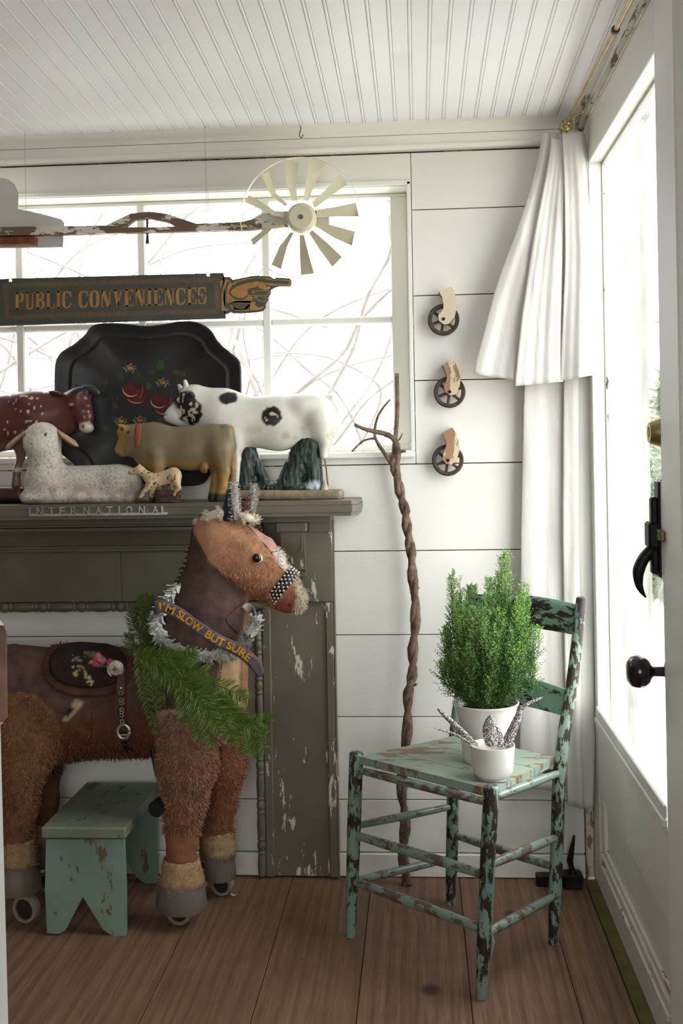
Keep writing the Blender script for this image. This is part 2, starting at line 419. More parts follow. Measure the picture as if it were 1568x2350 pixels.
def floor_mat():
    n = NT('worn_wide_floorboards')
    wv = n.wave(.55, 14, 4, vec=n.sc(16, .9, 9), dsc=.55)
    g = n.noise(9, 6, .65, vec=n.sc(14, .55, 9), dist=.6)
    c = n.mix(n.step(g, .30, .72), lin(104, 76, 58), lin(148, 114, 90))
    c = n.mix(n.math('MULTIPLY', n.step(wv, .55, 1.0), .42), c, lin(82, 58, 44))
    c = n.mix(n.math('MULTIPLY', n.step(n.noise(3.5, 4, .6), .45, .75), .5), c, lin(92, 66, 50))
    c = n.mix(n.math('MULTIPLY', n.rand, .35), c, lin(124, 96, 72))
    kn = n.math('SUBTRACT', 1.0, n.step(n.voro(2.3, vec=n.sc(1, .75, 1)), .035, .065)); c = n.mix(n.math('MULTIPLY', kn, .85), c, lin(44, 28, 22))
    sp_ = n.step(n.noise(46, 3, .6), .72, .75); c = n.mix(n.math('MULTIPLY', sp_, .5), c, lin(56, 40, 32))
    n.bump(n.noise(30, 5, .6, vec=n.sc(6, .4, 1)), .2, .0015)
    return n.fin(c, n.step(n.noise(5, 3), -.4, 1.15), 0, .4)
M_FLOOR = floor_mat()
def glass_mat(name, haze=.03):
    n = NT(name); t = n.t; tr = t.nodes.new('ShaderNodeBsdfTransparent'); gl = t.nodes.new('ShaderNodeBsdfGlossy'); gl.inputs['Roughness'].default_value = .03
    df = t.nodes.new('ShaderNodeBsdfTranslucent'); df.inputs[0].default_value = (.95, .96, .95, 1)
    fr = t.nodes.new('ShaderNodeLayerWeight'); fr.inputs[0].default_value = .5
    m1 = t.nodes.new('ShaderNodeMixShader'); m2 = t.nodes.new('ShaderNodeMixShader')
    hz = n.math('MULTIPLY', n.step(n.noise(5, 6, .65, vec=n.sc(1, 1.5, .5)), .35, .8), haze)
    n.L(hz, m1.inputs[0]); n.L(tr.outputs[0], m1.inputs[1]); n.L(df.outputs[0], m1.inputs[2])
    n.L(n.math('MULTIPLY', n.math('POWER', fr.outputs['Facing'], 5.0), .18), m2.inputs[0]); n.L(m1.outputs[0], m2.inputs[1]); n.L(gl.outputs[0], m2.inputs[2]); n.L(m2.outputs[0], n.out.inputs[0])
    return n.m
M_GLASS = glass_mat('old_window_glass', .05); M_GLASS_D = glass_mat('dusty_door_glass', .22)
M_DARKWOOD = plain('bare_dark_wood', lin(96, 70, 50), .8, var=.25, scale=20)
M_IRON = plain('black_iron', lin(34, 32, 32), .5, .6, .3, 40, .3)
M_BRASS = plain('brass', lin(172, 152, 108), .36, .85, .14, 20)

# ------------------------------------------------------------------ the room
XL, XR, YR = -2.4, 0.458, -4.6
CZ, CS = 2.06, 0.028
WX0, WX1, WZ0, WZ1 = -2.02, -0.020, 1.170, 1.903     # back window opening
def st(o): o['kind'] = 'structure'; return o

fl = bpy.data.objects.new('floor', None); COL.objects.link(fl); st(fl)
xs = [-2.42, -2.14, -1.90, -1.66, -1.42, -1.16, -.87, -.597, -.366, -.148, .0915, .316, .4295]
for i in range(len(xs)-1):
    b = MB().box((xs[i]+.0008, YR-.05, -.03), (xs[i+1]-.0008, .05, -.0006*(i % 3)), .0012)
    mk('plank', b, M_FLOOR, fl)
mk('painted_edge_strip', MB().box((.4302, -1.6, -.03), (.475, -.03, .0015)), plain('olive_green_paint', lin(92, 84, 34), .6, var=.2), fl, label='olive green painted strip along the door')
mk('subfloor', MB().box((-2.5, -4.7, -.08), (.6, .25, -.032)), M_DARKWOOD, fl)

ce = bpy.data.objects.new('ceiling', None); COL.objects.link(ce); st(ce)
PITCH = .0428
def bead_board():
    p = PITCH; pr = [(0, 0), (p-.0105, 0), (p-.0095, .0028), (p-.0088, .0008), (p-.0072, -.0006), (p-.0042, -.0006), (p-.0026, .0008), (p-.0018, .0028), (p-.0008, 0), (p, 0), (p, .012), (0, .012)]
    V = [(x, y, z-CS*y) for y in (.03, YR-.02) for x, z in pr]; n = len(pr)
    return V, [tuple(range(n)), tuple(range(2*n-1, n-1, -1))]+[(k, n+k, n+(k+1) % n, (k+1) % n) for k in range(n)]
bx = -.0024-PITCH+.005; first = None; k = -56
while bx+k*PITCH < .47:
    if first is None: first = mk('bead_board', bead_board(), M_CEIL, ce); first.location = (bx+k*PITCH, 0, CZ)
    else: inst(first, ce, (bx+k*PITCH, 0, CZ))
    k += 1
def slab(lo, hi): return MB().box(lo, hi)
mb = MB(); mb.add([(-2.55, .25, CZ+.0121-CS*.25), (.62, .25, CZ+.0121-CS*.25), (.62, -4.75, CZ+.0121+CS*4.75), (-2.55, -4.75, CZ+.0121+CS*4.75)]+[(-2.55, .25, CZ+.2), (.62, .25, CZ+.2), (.62, -4.75, CZ+.34), (-2.55, -4.75, CZ+.34)],
   [(0, 1, 2, 3), (7, 6, 5, 4), (0, 4, 5, 1), (1, 5, 6, 2), (2, 6, 7, 3), (3, 7, 4, 0)])
mk('ceiling_backing', mb, M_CEIL, ce)

wb = bpy.data.objects.new('wall_back', None); COL.objects.link(wb); st(wb)
ZJ = [.066, .211, .439, .665, .896, 1.134, 1.363, 1.596, 1.832, 1.99]
for i in range(len(ZJ)-1):
    z0, z1 = ZJ[i], ZJ[i+1]; g = .0013
    if z1 <= WZ0-.004: spans = [(XL, .4335, z0, z1)]
    elif z0 < WZ0: spans = [(XL, WX0-.012, z0, z1), (WX1+.014, .4335, z0, z1), (WX0-.0105, WX1+.0125, z0, WZ0-.008)]
    elif z1 < WZ1: spans = [(XL, WX0-.012, z0, z1), (WX1+.014, .4335, z0, z1)]
    else: spans = [(XL, WX0-.012, z0, z1), (WX1+.014, .4335, z0, z1), (WX0-.0105, WX1+.0125, WZ1+.003, z1)]
    for (a, b_, c, d) in spans: mk('plank', MB().box((a, 0, c+g), (b_, .018, d-g), .0012), M_WALL, wb)
mb = MB()
for lo, hi in [((-2.5, .0165, -.05), (.515, .05, WZ0-.008)), ((-2.5, .0165, WZ1+.003), (.515, .05, 2.3)), ((-2.5, .0165, WZ0-.01), (WX0-.0105, .05, WZ1+.01)), ((WX1+.0125, .0165, WZ0-.01), (.515, .05, WZ1+.01))]: mb.box(lo, hi)
mk('sheathing', mb, M_GAP, wb)
mb = MB()
for lo, hi in [((-2.5, .05, -.05), (.515, .17, WZ0-.03)), ((-2.5, .05, WZ1+.03), (.515, .17, 2.3)), ((-2.5, .05, WZ0-.03), (WX0-.03, .17, WZ1+.03)), ((WX1+.03, .05, WZ0-.03), (.515, .17, WZ1+.03))]: mb.box(lo, hi)
mk('outer_wall', mb, M_PLAINW, wb)
st(mk('baseboard_back', MB().box((XL, -.009, .002), (.4335, .016, .064), .002), M_WALL, origin=(0, 0, 0)))
# corner post of the back wall beside the door
st(mk('trim_1', MB().box((.436, -.014, 0), (.4565, .016, 2.0), .003), painted('rubbed_corner_paint', lin(206, 196, 176), lin(150, 124, 98), .56, 70, (1, 1, .4)), origin=(0, 0, 0)))

# cornice: fascia with bead, then a cove up to the ceiling
def extr_x(prof, x0, x1):
    n = len(prof); V = [(x, y, z) for x in (x0, x1) for y, z in prof]
    return V, [tuple(range(n)), tuple(range(2*n-1, n-1, -1))]+[(k, n+k, n+(k+1) % n, (k+1) % n) for k in range(n)]
st(mk('trim_2', extr_x([(.01, 1.9935), (-.020, 1.9935), (-.024, 1.997), (-.026, 2.002), (-.024, 2.007), (-.018, 2.010), (-.018, 2.033), (.01, 2.033)], XL, .437), M_TRIM, smooth=35))
cv = [(.01, 2.034), (-.021, 2.034)]+[(-.021-.030*(1-math.cos(t)), 2.037+.024*math.sin(t)) for t in [PI/2*q/7 for q in range(8)]]+[(-.056, 2.0615), (.01, 2.0598)]
st(mk('trim_3', extr_x(cv, XL, .437), M_TRIM, smooth=35))

# window in the back wall: lining, casing bead, sill, sash with glazing bars and panes
win = bpy.data.objects.new('window_1', None); COL.objects.link(win); st(win)
d0, d1 = .0185, .17
mk('head_lining', MB().box((WX0-.0105, d0, WZ1), (WX1+.0125, d1, WZ1+.03)), M_TRIM, win)
mk('side_lining', MB().box((WX1, d0, WZ0-.02), (WX1+.03, d1, WZ1)), M_TRIM, win); mk('side_lining', MB().box((WX0-.03, d0, WZ0-.02), (WX0, d1, WZ1)), M_TRIM, win)
mk('casing_bead', MB().box((WX1+.0005, -.006, WZ0), (WX1+.0115, .001, WZ1+.008), .002), M_SASH, win)
mk('casing_bead', MB().box((WX0-.012, -.006, WZ0), (WX0-.0005, .001, WZ1+.008), .002), M_SASH, win)
mk('casing_bead', MB().box((WX0-.012, -.006, WZ1-.002), (WX1+.0118, .001, WZ1+.012), .002), M_SASH, win)
mk('window_sill', MB().box((WX0-.014, -.016, WZ0-.018), (WX1+.0125, .17, WZ0), .003), M_SASH, win)
SY0, SY1 = .098, .132
vb = [(-.0700, WX1-.0002)]+[(c-.0125, c+.0125) for c in (-.4255, -.788, -1.150, -1.5125)]+[(WX0+.0002, -1.878)]
sash = mk('sash_frame', MB().box((WX0, SY0, WZ0+.001), (WX1, SY1, 1.189), .002).box((WX0, SY0, 1.892), (WX1, SY1, WZ1-.0005), .002).box((-.068, SY0, 1.189), (WX1, SY1, 1.892), .002).box((WX0, SY0, 1.189), (-1.878, SY1, 1.892), .002), M_SASH, win)
ed = [-1.878, -1.5125, -1.150, -.788, -.4255, -.068]
for c in ed[1:-1]: mk('glazing_bar', MB().box((c-.0125, SY0-.002, 1.189), (c+.0125, SY1, 1.892), .004), M_SASH, win)
zr = (1.5345, 1.5555)
for i in range(5):
    a = ed[i]+(.0125 if i else 0); b_ = ed[i+1]-(.0125 if i < 4 else 0)
    mk('glazing_bar', MB().box((a, SY0, zr[0]), (b_, SY1, zr[1]), .004), M_SASH, win)
    for q0, q1 in ((1.189, zr[0]), (zr[1], 1.892)): mk('pane', MB().box((a, .114, q0), (b_, .117, q1)), M_GLASS, win)

# right wall with the glazed door
st(mk('wall_right', MB().box((.462, -4.7, -.02), (.60, -1.02, 2.3)).box((.500, -1.03, 2.034), (.60, .05, 2.3)).box((.501, -.004, -.02), (.515, .06, 2.3)), M_PLAINW, origin=(0, 0, 0)))
st(mk('trim_4', MB().box((.438, -1.14, 0), (.47, -.992, 2.10), .004), M_DOOR, origin=(0, 0, 0)))              # near door casing
hd = st(mk('trim_5', MB().box((.4515, -.992, 2.0335), (.515, -.02, 2.12), .003), M_TRIM, origin=(0, 0, 0)))       # header above the door
mk('worn_edge', MB().box((.4455, -.99, 2.0300), (.4600, -.021, 2.0460), .004), painted('rubbed_header_edge', lin(206, 198, 180), lin(110, 86, 66), .52, 18, (1, .3, 1)), hd)
door = bpy.data.objects.new('door_1', None); COL.objects.link(door); st(door)
DX0, DX1 = .458, .496
mk('hinge_stile', MB().box((DX0, -.1045, .008), (DX1+.004, -.006, 2.026), .002), M_DOOR, door)
mk('lock_stile', MB().box((DX0, -1.005, .008), (DX1+.004, -.905, 2.026), .002), M_DOOR, door)
mk('top_rail', MB().box((DX0, -.9045, 1.918), (DX1+.004, -.105, 2.026), .002), M_DOOR, door)
mk('middle_rail', MB().box((DX0, -.9045, .2645), (DX1+.004, -.105, .447), .002), M_DOOR, door)
mk('bottom_rail', MB().box((DX0, -.9045, .008), (DX1+.004, -.105, .078), .002), M_DOOR, door)
mk('panel', MB().box((DX0+.012, -.9045, .078), (DX1, -.105, .2645), .001), M_DOOR, door)
mb = MB(); 
for z0, w_, dx in ((.436, .014, .004), (.450, .018, .010), (.468, .026, .006)): mb.box((DX0-dx, -.9045, z0), (DX0+.002, -.108, z0+w_), .003)
mk('glazing_moulding', mb, M_DOOR, door)
mk('glazing_ledge', MB().box((DX0+.003, -.9045, .4475), (.499, -.106, .4535), .001), M_DOOR, door)
mb = MB()
for z0, w_, dx in ((.079, .016, .0), (.095, .022, -.004), (.117, .016, -.009)): mb.box((DX0-.006-dx, -.9, z0), (DX0+.013, -.128, z0+w_), .003)
mk('panel_moulding', mb, painted('scuffed_white_paint', lin(226, 222, 208), lin(150, 124, 96), .60, 26, (1, .25, 1)), door)
mk('panel_moulding', MB().box((DX0+.002, -.165, .133), (DX0+.013, -.108, .262), .003), M_DOOR, door)
mk('pane', MB().box((.4995, -.905, .449), (.5035, -.1045, 1.918)), M_GLASS_D, door)
mk('glazing_putty', MB().box((.492, -.1105, .452), (.4995, -.1045, 1.915)).box((.492, -.9, 1.910), (.4995, -.1045, 1.918)), painted('cracked_putty', lin(188, 184, 172), lin(62, 56, 50), .60, 40, (1, .3, .3)), door)
# door furniture
HY = -.955
kp = at(1495, 1541, HY)
kb = mk('door_knob', MB().lathe([(.004, -.034), (.018, -.033), (.027, -.026), (.0305, -.014), (.0295, -.004), (.024, .004), (.014, .009), (.0095, .014), (.0095, .034), (.016, .036), (.022, .040), (.022, .046)][::-1], (DX0-.046, HY, kp[2]), (1, 0, 0), 24), plain('dark_brown_china', lin(34, 24, 22), .16, 0, .2, 20, 0, .6), door, smooth=40)
dp = at(1510, 993, HY)
mk('deadbolt', MB().lathe([(.031, 0), (.031, -.004), (.0205, -.030), (.0185, -.033), (.012, -.033), (.011, -.0315), (.001, -.0315)], (DX0, HY, dp[2]), (1, 0, 0), 24).box((DX0-.0345, HY-.0012, dp[2]-.008), (DX0-.0315, HY+.0012, dp[2]+.008)), M_BRASS, door, smooth=35)
lz = lambda py: at(1520, py, HY)[2]
lt = mk('latch_backing_block', MB().box((DX0-.018, HY-.03, lz(1335)), (DX0, HY+.022, lz(1090)), .008), M_DOOR, door)
mk('latch_plate', MB().box((DX0-.0225, HY-.02, lz(1322)), (DX0-.018, HY+.012, lz(1105)), .001), M_IRON, lt)
mk('latch_bar', MB().box((DX0-.034, HY-.016, lz(1316)), (DX0-.022, HY+.006, lz(1258)), .003).box((DX0-.034, HY-.016, lz(1200)), (DX0-.022, HY+.006, lz(1140)), .003).box((DX0-.042, HY-.03, lz(1255)), (DX0-.023, HY+.012, lz(1196)), .004), M_IRON, lt)
mk('strike_bracket', MB().box((.428, -.99, lz(1236)), (.437, HY-.02, lz(1210)), .002).box((.428, -1.02, lz(1236)), (.4375, -.985, lz(1212)), .002), plain('aged_bronze', lin(112, 98, 72), .45, .7), lt)
pts = [at(x, y, HY) for x, y in ((1517, 1254), (1497, 1262), (1477, 1284), (1466, 1312), (1467, 1340), (1474, 1358), (1483, 1371))]
mk('lever', MB().tube(spline(pts, 22), [lerp(.0105, .0115, i/10) if i < 10 else lerp(.0115, .0015, (i-10)/11) for i in range(22)], 8), M_IRON, lt, smooth=50)

# rest of the shell: left wall, and the wall behind the viewer with a window added for fill light
st(mk('wall_left', MB().box((XL-.1, -4.7, -.02), (XL, .06, 2.3)), plain('bounce_cutting_brown_grey', lin(128, 114, 98), .8, var=.1), origin=(0, 0, 0)))  # unseen wall coloured dark to cut bounce light on the left
RW = (-1.0, .42, .72, 2.0)
st(mk('wall_front', MB().box((-2.5, YR-.1, -.02), (RW[0], YR, 2.35)).box((RW[1], YR-.1, -.02), (.6, YR, 2.35)).box((RW[0], YR-.1, -.02), (RW[1], YR, RW[2])).box((RW[0], YR-.1, RW[3]), (RW[1], YR, 2.35)), M_PLAINW, origin=(0, 0, 0)))
w2 = bpy.data.objects.new('added_fill_window', None); COL.objects.link(w2); st(w2)  # unseen window added to light the room from behind the camera
mb = MB()
for x in (RW[0]+.025, -.29, RW[1]-.025): mb.box((x-.025, YR-.07, RW[2]), (x+.025, YR-.03, RW[3]))
for z in (RW[2]+.02, RW[3]-.02): mb.box((RW[0], YR-.07, z-.02), (RW[1], YR-.03, z+.02))
mk('sash_frame', mb, M_SASH, w2)
mk('pane', MB().box((RW[0]+.05, YR-.052, RW[2]+.04), (-.315, YR-.048, RW[3]-.04)), M_GLASS, w2); mk('pane', MB().box((-.265, YR-.052, RW[2]+.04), (RW[1]-.05, YR-.048, RW[3]-.04)), M_GLASS, w2)

# ------------------------------------------------------------------ outdoors
gnd = mk('ground', MB().add([(-25, -25, -.45), (25, -25, -.45), (25, 25, -.45), (-25, 25, -.45)], [(0, 1, 2, 3)]), plain('pale_winter_ground', lin(196, 192, 182), .95, var=.06, scale=.8), origin=(0, 0, -.45)); st(gnd)
# porch seen through the door glass
def P2(pts, sc_, ox, oy): return [(ox+x*sc_, oy+y*sc_) for x, y in pts]
pp = empty('porch_post', (1.02, 2.1, -.45), 'wide porch post coloured darker against the glare outside the glazed door', 'post')
M_PORCH = plain('darkened_porch_paint', lin(112, 112, 100), .8, var=.12, scale=3)  # cream post coloured dark so overexposed daylight leaves it pale
mk('post_shaft', MB().box((.965, 1.88, -.45), (1.02, 2.70, 2.62), .01), M_PORCH, pp)  # widened to stand in for the glass reflection beside the post
mk('post_cap', MB().box((.94, 1.84, 2.62), (1.05, 2.74, 2.70), .01), M_PORCH, pp)
mk('roof_beam', MB().box((.95, -1.5, 2.70), (1.05, 4.0, 2.84), .01), M_PORCH, pp)

# ------------------------------------------------------------------ mantelpiece
M_OLIVE = painted('olive_grey_chipped_paint', lin(106, 100, 82), lin(222, 212, 194), .60, 22, (1.6, 1, .42), .45, big=.42)
M_OLIVE2 = painted('olive_grey_paint', lin(104, 98, 80), lin(214, 204, 184), .735, 30, (.5, 1, 1.5), .42)
MX0, MX1 = -1.78, -.227
mt = empty('mantelpiece', ((MX0+MX1)/2, -.05, 0), 'olive grey wooden mantelpiece with chipped paint and a thick shelf', 'mantelpiece')
def mir(x): return MX0+MX1-x
def both(a, b): return [(a, b), (mir(b), mir(a))]
for a, b in both(-.438, -.2395): mk('pilaster_board', MB().box((a, -.018, .006), (b, -.0102, .760), .001), M_OLIVE, mt)
for a, b in both(-.438, -.414)+both(-.262, -.2395): mk('pilaster_edge', MB().box((a, -.025, .004), (b, -.0182, .760), .003), M_OLIVE, mt)
for a, b in both(-.2393, -.2345): mk('pilaster_return', MB().box((a, -.024, .004), (b, -.0102, .985), .001), M_OLIVE, mt)
for a, b in both(-.428, -.2395): mk('upper_block', MB().box((a, -.030, .7615), (b, -.0102, .985), .0015), M_OLIVE, mt)
for a, b in both(-.302, -.2425): mk('block_strip', MB().box((a, -.0365, .953), (b, -.0302, .983), .001), M_OLIVE2, mt)
prof = [(-.0302, .955), (-.072, .955), (-.072, .93), (-.066, .905), (-.054, .885), (-.050, .872), (-.050, .852), (-.040, .846), (-.040, .832), (-.0302, .832)]
for a, b in both(-.378, -.312):
    br = mk('bracket', extr_x(prof, a, b), M_OLIVE, mt, smooth=35)
    mk('bracket_cap', MB().box((a-.011, -.082, .9555), (b+.009, -.0302, .985), .004), M_OLIVE2, br)
    for e in (a+.004, b-.007): mk('bracket_edge', MB().box((e, -.0735, .905), (e+.003, -.0722, .953)), M_OLIVE, br)
FX0, FX1 = mir(-.4285), -.4285
mk('frieze_board', MB().box((FX0, -.026, .766), (-.8305, -.0102, .984), .001), M_OLIVE2, mt); mk('frieze_board', MB().box((-.8295, -.0255, .766), (FX1, -.0102, .984), .001), M_OLIVE2, mt)
mk('frieze_moulding', extr_x([(-.026, .903), (-.034, .903), (-.037, .908), (-.036, .913), (-.033, .916), (-.033, .920), (-.040, .923), (-.045, .932), (-.050, .948), (-.060, .960), (-.066, .966), (-.066, .974), (-.026, .974)], FX0, FX1), M_OLIVE2, mt, smooth=30)
mk('frieze_moulding', MB().box((FX0, -.075, .9765), (FX1, -.026, .984), .002), M_OLIVE2, mt)
def turned(length, r):
    pr = [(r*.9, 0)]; x = 0.0
    while x < length-.11:
        for q in range(7): pr.append((r*(.86+.16*math.sin(PI*q/6)), x+.056*q/6))
        x += .058
        for L_, R_ in ((.012, 1.0), (.026, 1.06), (.012, 1.0)):
            for q in range(5): pr.append((r*(.72+(R_-.72)*math.sin(PI*(.08+.84*q/4))), x+.001+(L_-.002)*q/4))
            x += L_
        x += .002
    pr.append((r*.9, length)); return pr
mk('turned_trim', MB().lathe(turned(FX1-FX0, .0145), (FX0, -.0155, .7505), (1, 0, 0), 14), M_OLIVE2, mt, smooth=50)
for x in (-.4495, mir(-.4495)): mk('turned_trim', MB().lathe(turned(.728, .0115), (x, -.0225, .008), (0, 0, 1), 14), M_OLIVE2, mt, smooth=50)
SH = -.205                                   # front of the shelf
SZ = 1.0455
for z0, z1, dd in ((1.0065, 1.0155, .003), (1.0160, 1.0345, 0), (1.0350, SZ, .002)):
    poly = [(MX0-.072+dd, -.0005), (MX0-.072+dd, SH+.018+dd), (MX0-.055+dd, SH+dd), (-.172-dd, SH+dd), (-.155-dd, SH+.018+dd), (-.155-dd, -.0005)]
    mk('shelf_board', MB().prism(poly, (0, 0, 0), (1, 0, 0), (0, 1, 0), (0, 0, 1), z0, z1), M_OLIVE2, mt)
mk('shelf_underboard', MB().box((MX0-.01, -.10, .9855), (MX1-.01, -.0005, 1.006)), M_OLIVE2, mt)
TOP = SZ                                    # things on the shelf stand here

# chrome lettering screwed to the shelf front
M_CHROME = plain('worn_chrome', lin(196, 194, 188), .30, .9, .2, 60)
em = empty('chrome_emblem', at(228, 1180, SH-.003), 'chrome lettered nameplate on the front of the mantel shelf', 'emblem')
bz = at(228, 1181, SH)[2]
mk('bar', MB().box((at(66, 1180, SH)[0], SH-.0055, bz-.0042), (at(386, 1176, SH)[0], SH-.0002, bz+.0042), .0015), M_CHROME, em)
for ch, px in zip('INTERNATIONAL', (70, 93, 120, 145, 171, 200, 228, 253, 275, 298, 327, 358, 379)):
    V, Fc = text_mesh(ch, .015); xs_ = [v[0] for v in V]; ys_ = [v[1] for v in V]; h = max(ys_)-min(ys_); w_ = max(xs_)-min(xs_); sc_ = .0205/h
    cx_ = at(px, 1172, SH)[0]; wide = (.0045 if ch == 'I' else .0165)/max(w_*sc_, 1e-6)
    V2 = [(cx_+(x-(max(xs_)+min(xs_))/2)*sc_*wide, 0, bz+.001+(y-min(ys_))*sc_) for x, y in V]; n = len(V2)
    front = [(x, SH-.0065, z) for x, _, z in V2]; back = [(x, SH-.0003, z) for x, _, z in V2]
    from collections import Counter
    ec = {}
    for f in Fc:
        for i in range(len(f)): e = (f[i], f[(i+1) % len(f)]); ec[e] = 1
    side = [(a, b, b+n, a+n) for (a, b) in ec if (b, a) not in ec]
    mk('letter', (front+back, Fc+[tuple(i+n for i in f[::-1]) for f in Fc]+side), M_CHROME, em)

# ------------------------------------------------------------------ pointing-hand sign
SGY = -.024
M_SGREEN = plain('dark_green_grey_sign_paint', lin(74, 76, 68), .5, 0, .12, 25, .08)
M_SGOLD = plain('dull_gold_sign_paint', lin(164, 122, 66), .5, 0, .14, 40)
sg = empty('pointing_hand_sign', at(250, 738, SGY), 'dark green public conveniences sign with a gold pointing hand', 'sign')
sp = lambda x, y, d=0: tuple(at(x, y, SGY)+np.array([0, d, 0]))
def flat(polys, d):                          # flat print on the sign face
    m_ = MB()
    for p in polys: m_.add([sp(x, y, d) for x, y in p], [tuple(range(len(p)))])
    return m_
def plate(poly, t):
    n = len(poly); V = [sp(x, y, 0) for x, y in poly]+[sp(x, y, t) for x, y in poly]
    return V, [tuple(range(n)), tuple(range(2*n-1, n-1, -1))]+[(k, n+k, n+(k+1) % n, (k+1) % n) for k in range(n)]
def hole_plate(poly, t): return plate(poly, t)
mk('board', plate([(-6, 640.5), (20, 639.5), (20, 646.5), (27, 646.5), (27, 639.3), (473, 627.3), (475, 634), (481, 634), (481, 627), (512, 626), (515, 636), (518, 731), (-3, 748)], .006), M_SGREEN, sg)
hz = lambda L_: P2(L_, .1339, 480, 610)
hand_o = hz([(235, 190), (350, 188), (410, 240), (560, 212), (720, 175), (830, 168), (1060, 185), (1090, 215), (1130, 218), (1150, 200), (1380, 212), (1412, 250), (1408, 330), (1380, 355), (1210, 350), (1140, 368), (1060, 410), (1055, 480), (1010, 545), (1015, 590), (975, 650), (970, 720), (925, 775), (830, 795), (600, 812), (420, 812), (370, 790), (310, 828), (262, 820), (250, 700)])
mk('hand_board', plate(hand_o, .006), M_SGREEN, sg)
gold = [hz(p) for p in (
    [(185, 255), (245, 250), (215, 320), (205, 390)],
    [(275, 240), (330, 235), (375, 275), (320, 270), (290, 320), (285, 360), (255, 420), (240, 560), (262, 690), (300, 740), (345, 742), (300, 772), (215, 775), (213, 500), (235, 400), (258, 300)],
    [(345, 285), (420, 300), (350, 420), (330, 470), (420, 560), (480, 585), (600, 580), (670, 520), (655, 500), (600, 545), (510, 550), (420, 520), (360, 462), (400, 400), (480, 350), (640, 300), (820, 265), (900, 280), (960, 330), (985, 355), (1060, 355), (1040, 400), (940, 415), (860, 385), (825, 330), (810, 365), (690, 390), (660, 430), (670, 500), (705, 500), (740, 560), (745, 620), (800, 610), (790, 660), (800, 690), (870, 715), (930, 690), (940, 720), (880, 755), (640, 770), (460, 770), (380, 720), (345, 650), (300, 640), (295, 500), (310, 380)],
    [(330, 650), (385, 628), (460, 600), (740, 600), (700, 640), (560, 632), (440, 630), (350, 660)],
    [(400, 700), (520, 735), (600, 732), (700, 640), (705, 750), (640, 752), (440, 752)],
    [(440, 265), (640, 215), (780, 200), (1060, 215), (1080, 235), (1290, 235), (1395, 250), (1400, 320), (1370, 340), (1230, 335), (1060, 340), (960, 318), (880, 262), (960, 290), (1130, 310), (1340, 322), (1378, 300), (1370, 262), (1250, 250), (1090, 250), (960, 225), (780, 212), (640, 235), (500, 275), (420, 330), (400, 320)],
    [(720, 440), (760, 418), (900, 420), (1020, 418), (1042, 440), (1040, 480), (1000, 515), (930, 520), (830, 505), (810, 440), (800, 470), (750, 475)],
    [(705, 500), (790, 505), (860, 520), (960, 535), (995, 570), (970, 615), (910, 620), (830, 590), (790, 545), (775, 560), (730, 550)])]
gm = flat(gold, -.0004)
dark = [hz(p) for p in ([(740, 440), (800, 430), (830, 440), (940, 428), (1015, 432), (1028, 460), (1000, 500), (930, 508), (840, 495), (815, 455), (790, 462)],
    [(820, 525), (900, 530), (965, 548), (980, 575), (960, 605), (900, 605), (830, 570)], [(730, 515), (785, 515), (780, 540), (745, 540)], [(745, 590), (790, 600), (760, 630)],
    [(800, 640), (860, 625), (925, 650), (930, 680), (880, 710), (820, 690)], [(340, 660), (420, 632), (560, 640), (690, 648), (600, 722), (520, 725), (420, 700)], [(640, 745), (700, 690), (705, 748)])]
hm = mk('gold_hand', gm, M_SGOLD, sg, fixn=False)
mk('hand_shading', flat(dark, -.0007), M_SGREEN, hm, fixn=False)
# border of two gold lines with a row of ticks between
TL, TR, BL, BR = (8, 649.5), (502, 636.5), (11, 733), (505, 719)
def bd(u, v): return (lerp(lerp(TL[0], TR[0], u), lerp(BL[0], BR[0], u), v), lerp(lerp(TL[1], TR[1], u), lerp(BL[1], BR[1], u), v))
def fr(i, t):
    a = i/494; b = i/83.5; c = (i+t)/494; d = (i+t)/83.5; q = lambda u0, v0, u1, v1: [bd(u0, v0), bd(u1, v0), bd(u1, v1), bd(u0, v1)]
    return [q(a, b, 1-a, d), q(a, 1-d, 1-a, 1-b), q(a, d, c, 1-d), q(1-c, d, 1-a, 1-d)]
polys = fr(0, .9)+fr(9.5, .9)
for k_ in range(122):
    u0, u1 = (2+k_*4.02)/494, (4.2+k_*4.02)/494
    for v0, v1 in ((2.0/83.5, 8.2/83.5), (1-8.2/83.5, 1-2.0/83.5)): polys.append([bd(u0, v0), bd(u1, v0), bd(u1, v1), bd(u0, v1)])
for k_ in range(16):
    v0, v1 = (10.5+k_*4.05)/83.5, (12.7+k_*4.05)/83.5
    for u0, u1 in ((2/494, 8.2/494), (1-8.2/494, 1-2/494)): polys.append([bd(u0, v0), bd(u1, v0), bd(u1, v1), bd(u0, v1)])
mk('border', flat(polys, -.0004), plain('brown_gold_sign_paint', lin(128, 98, 60), .55, 0, .15, 60), sg, fixn=False)
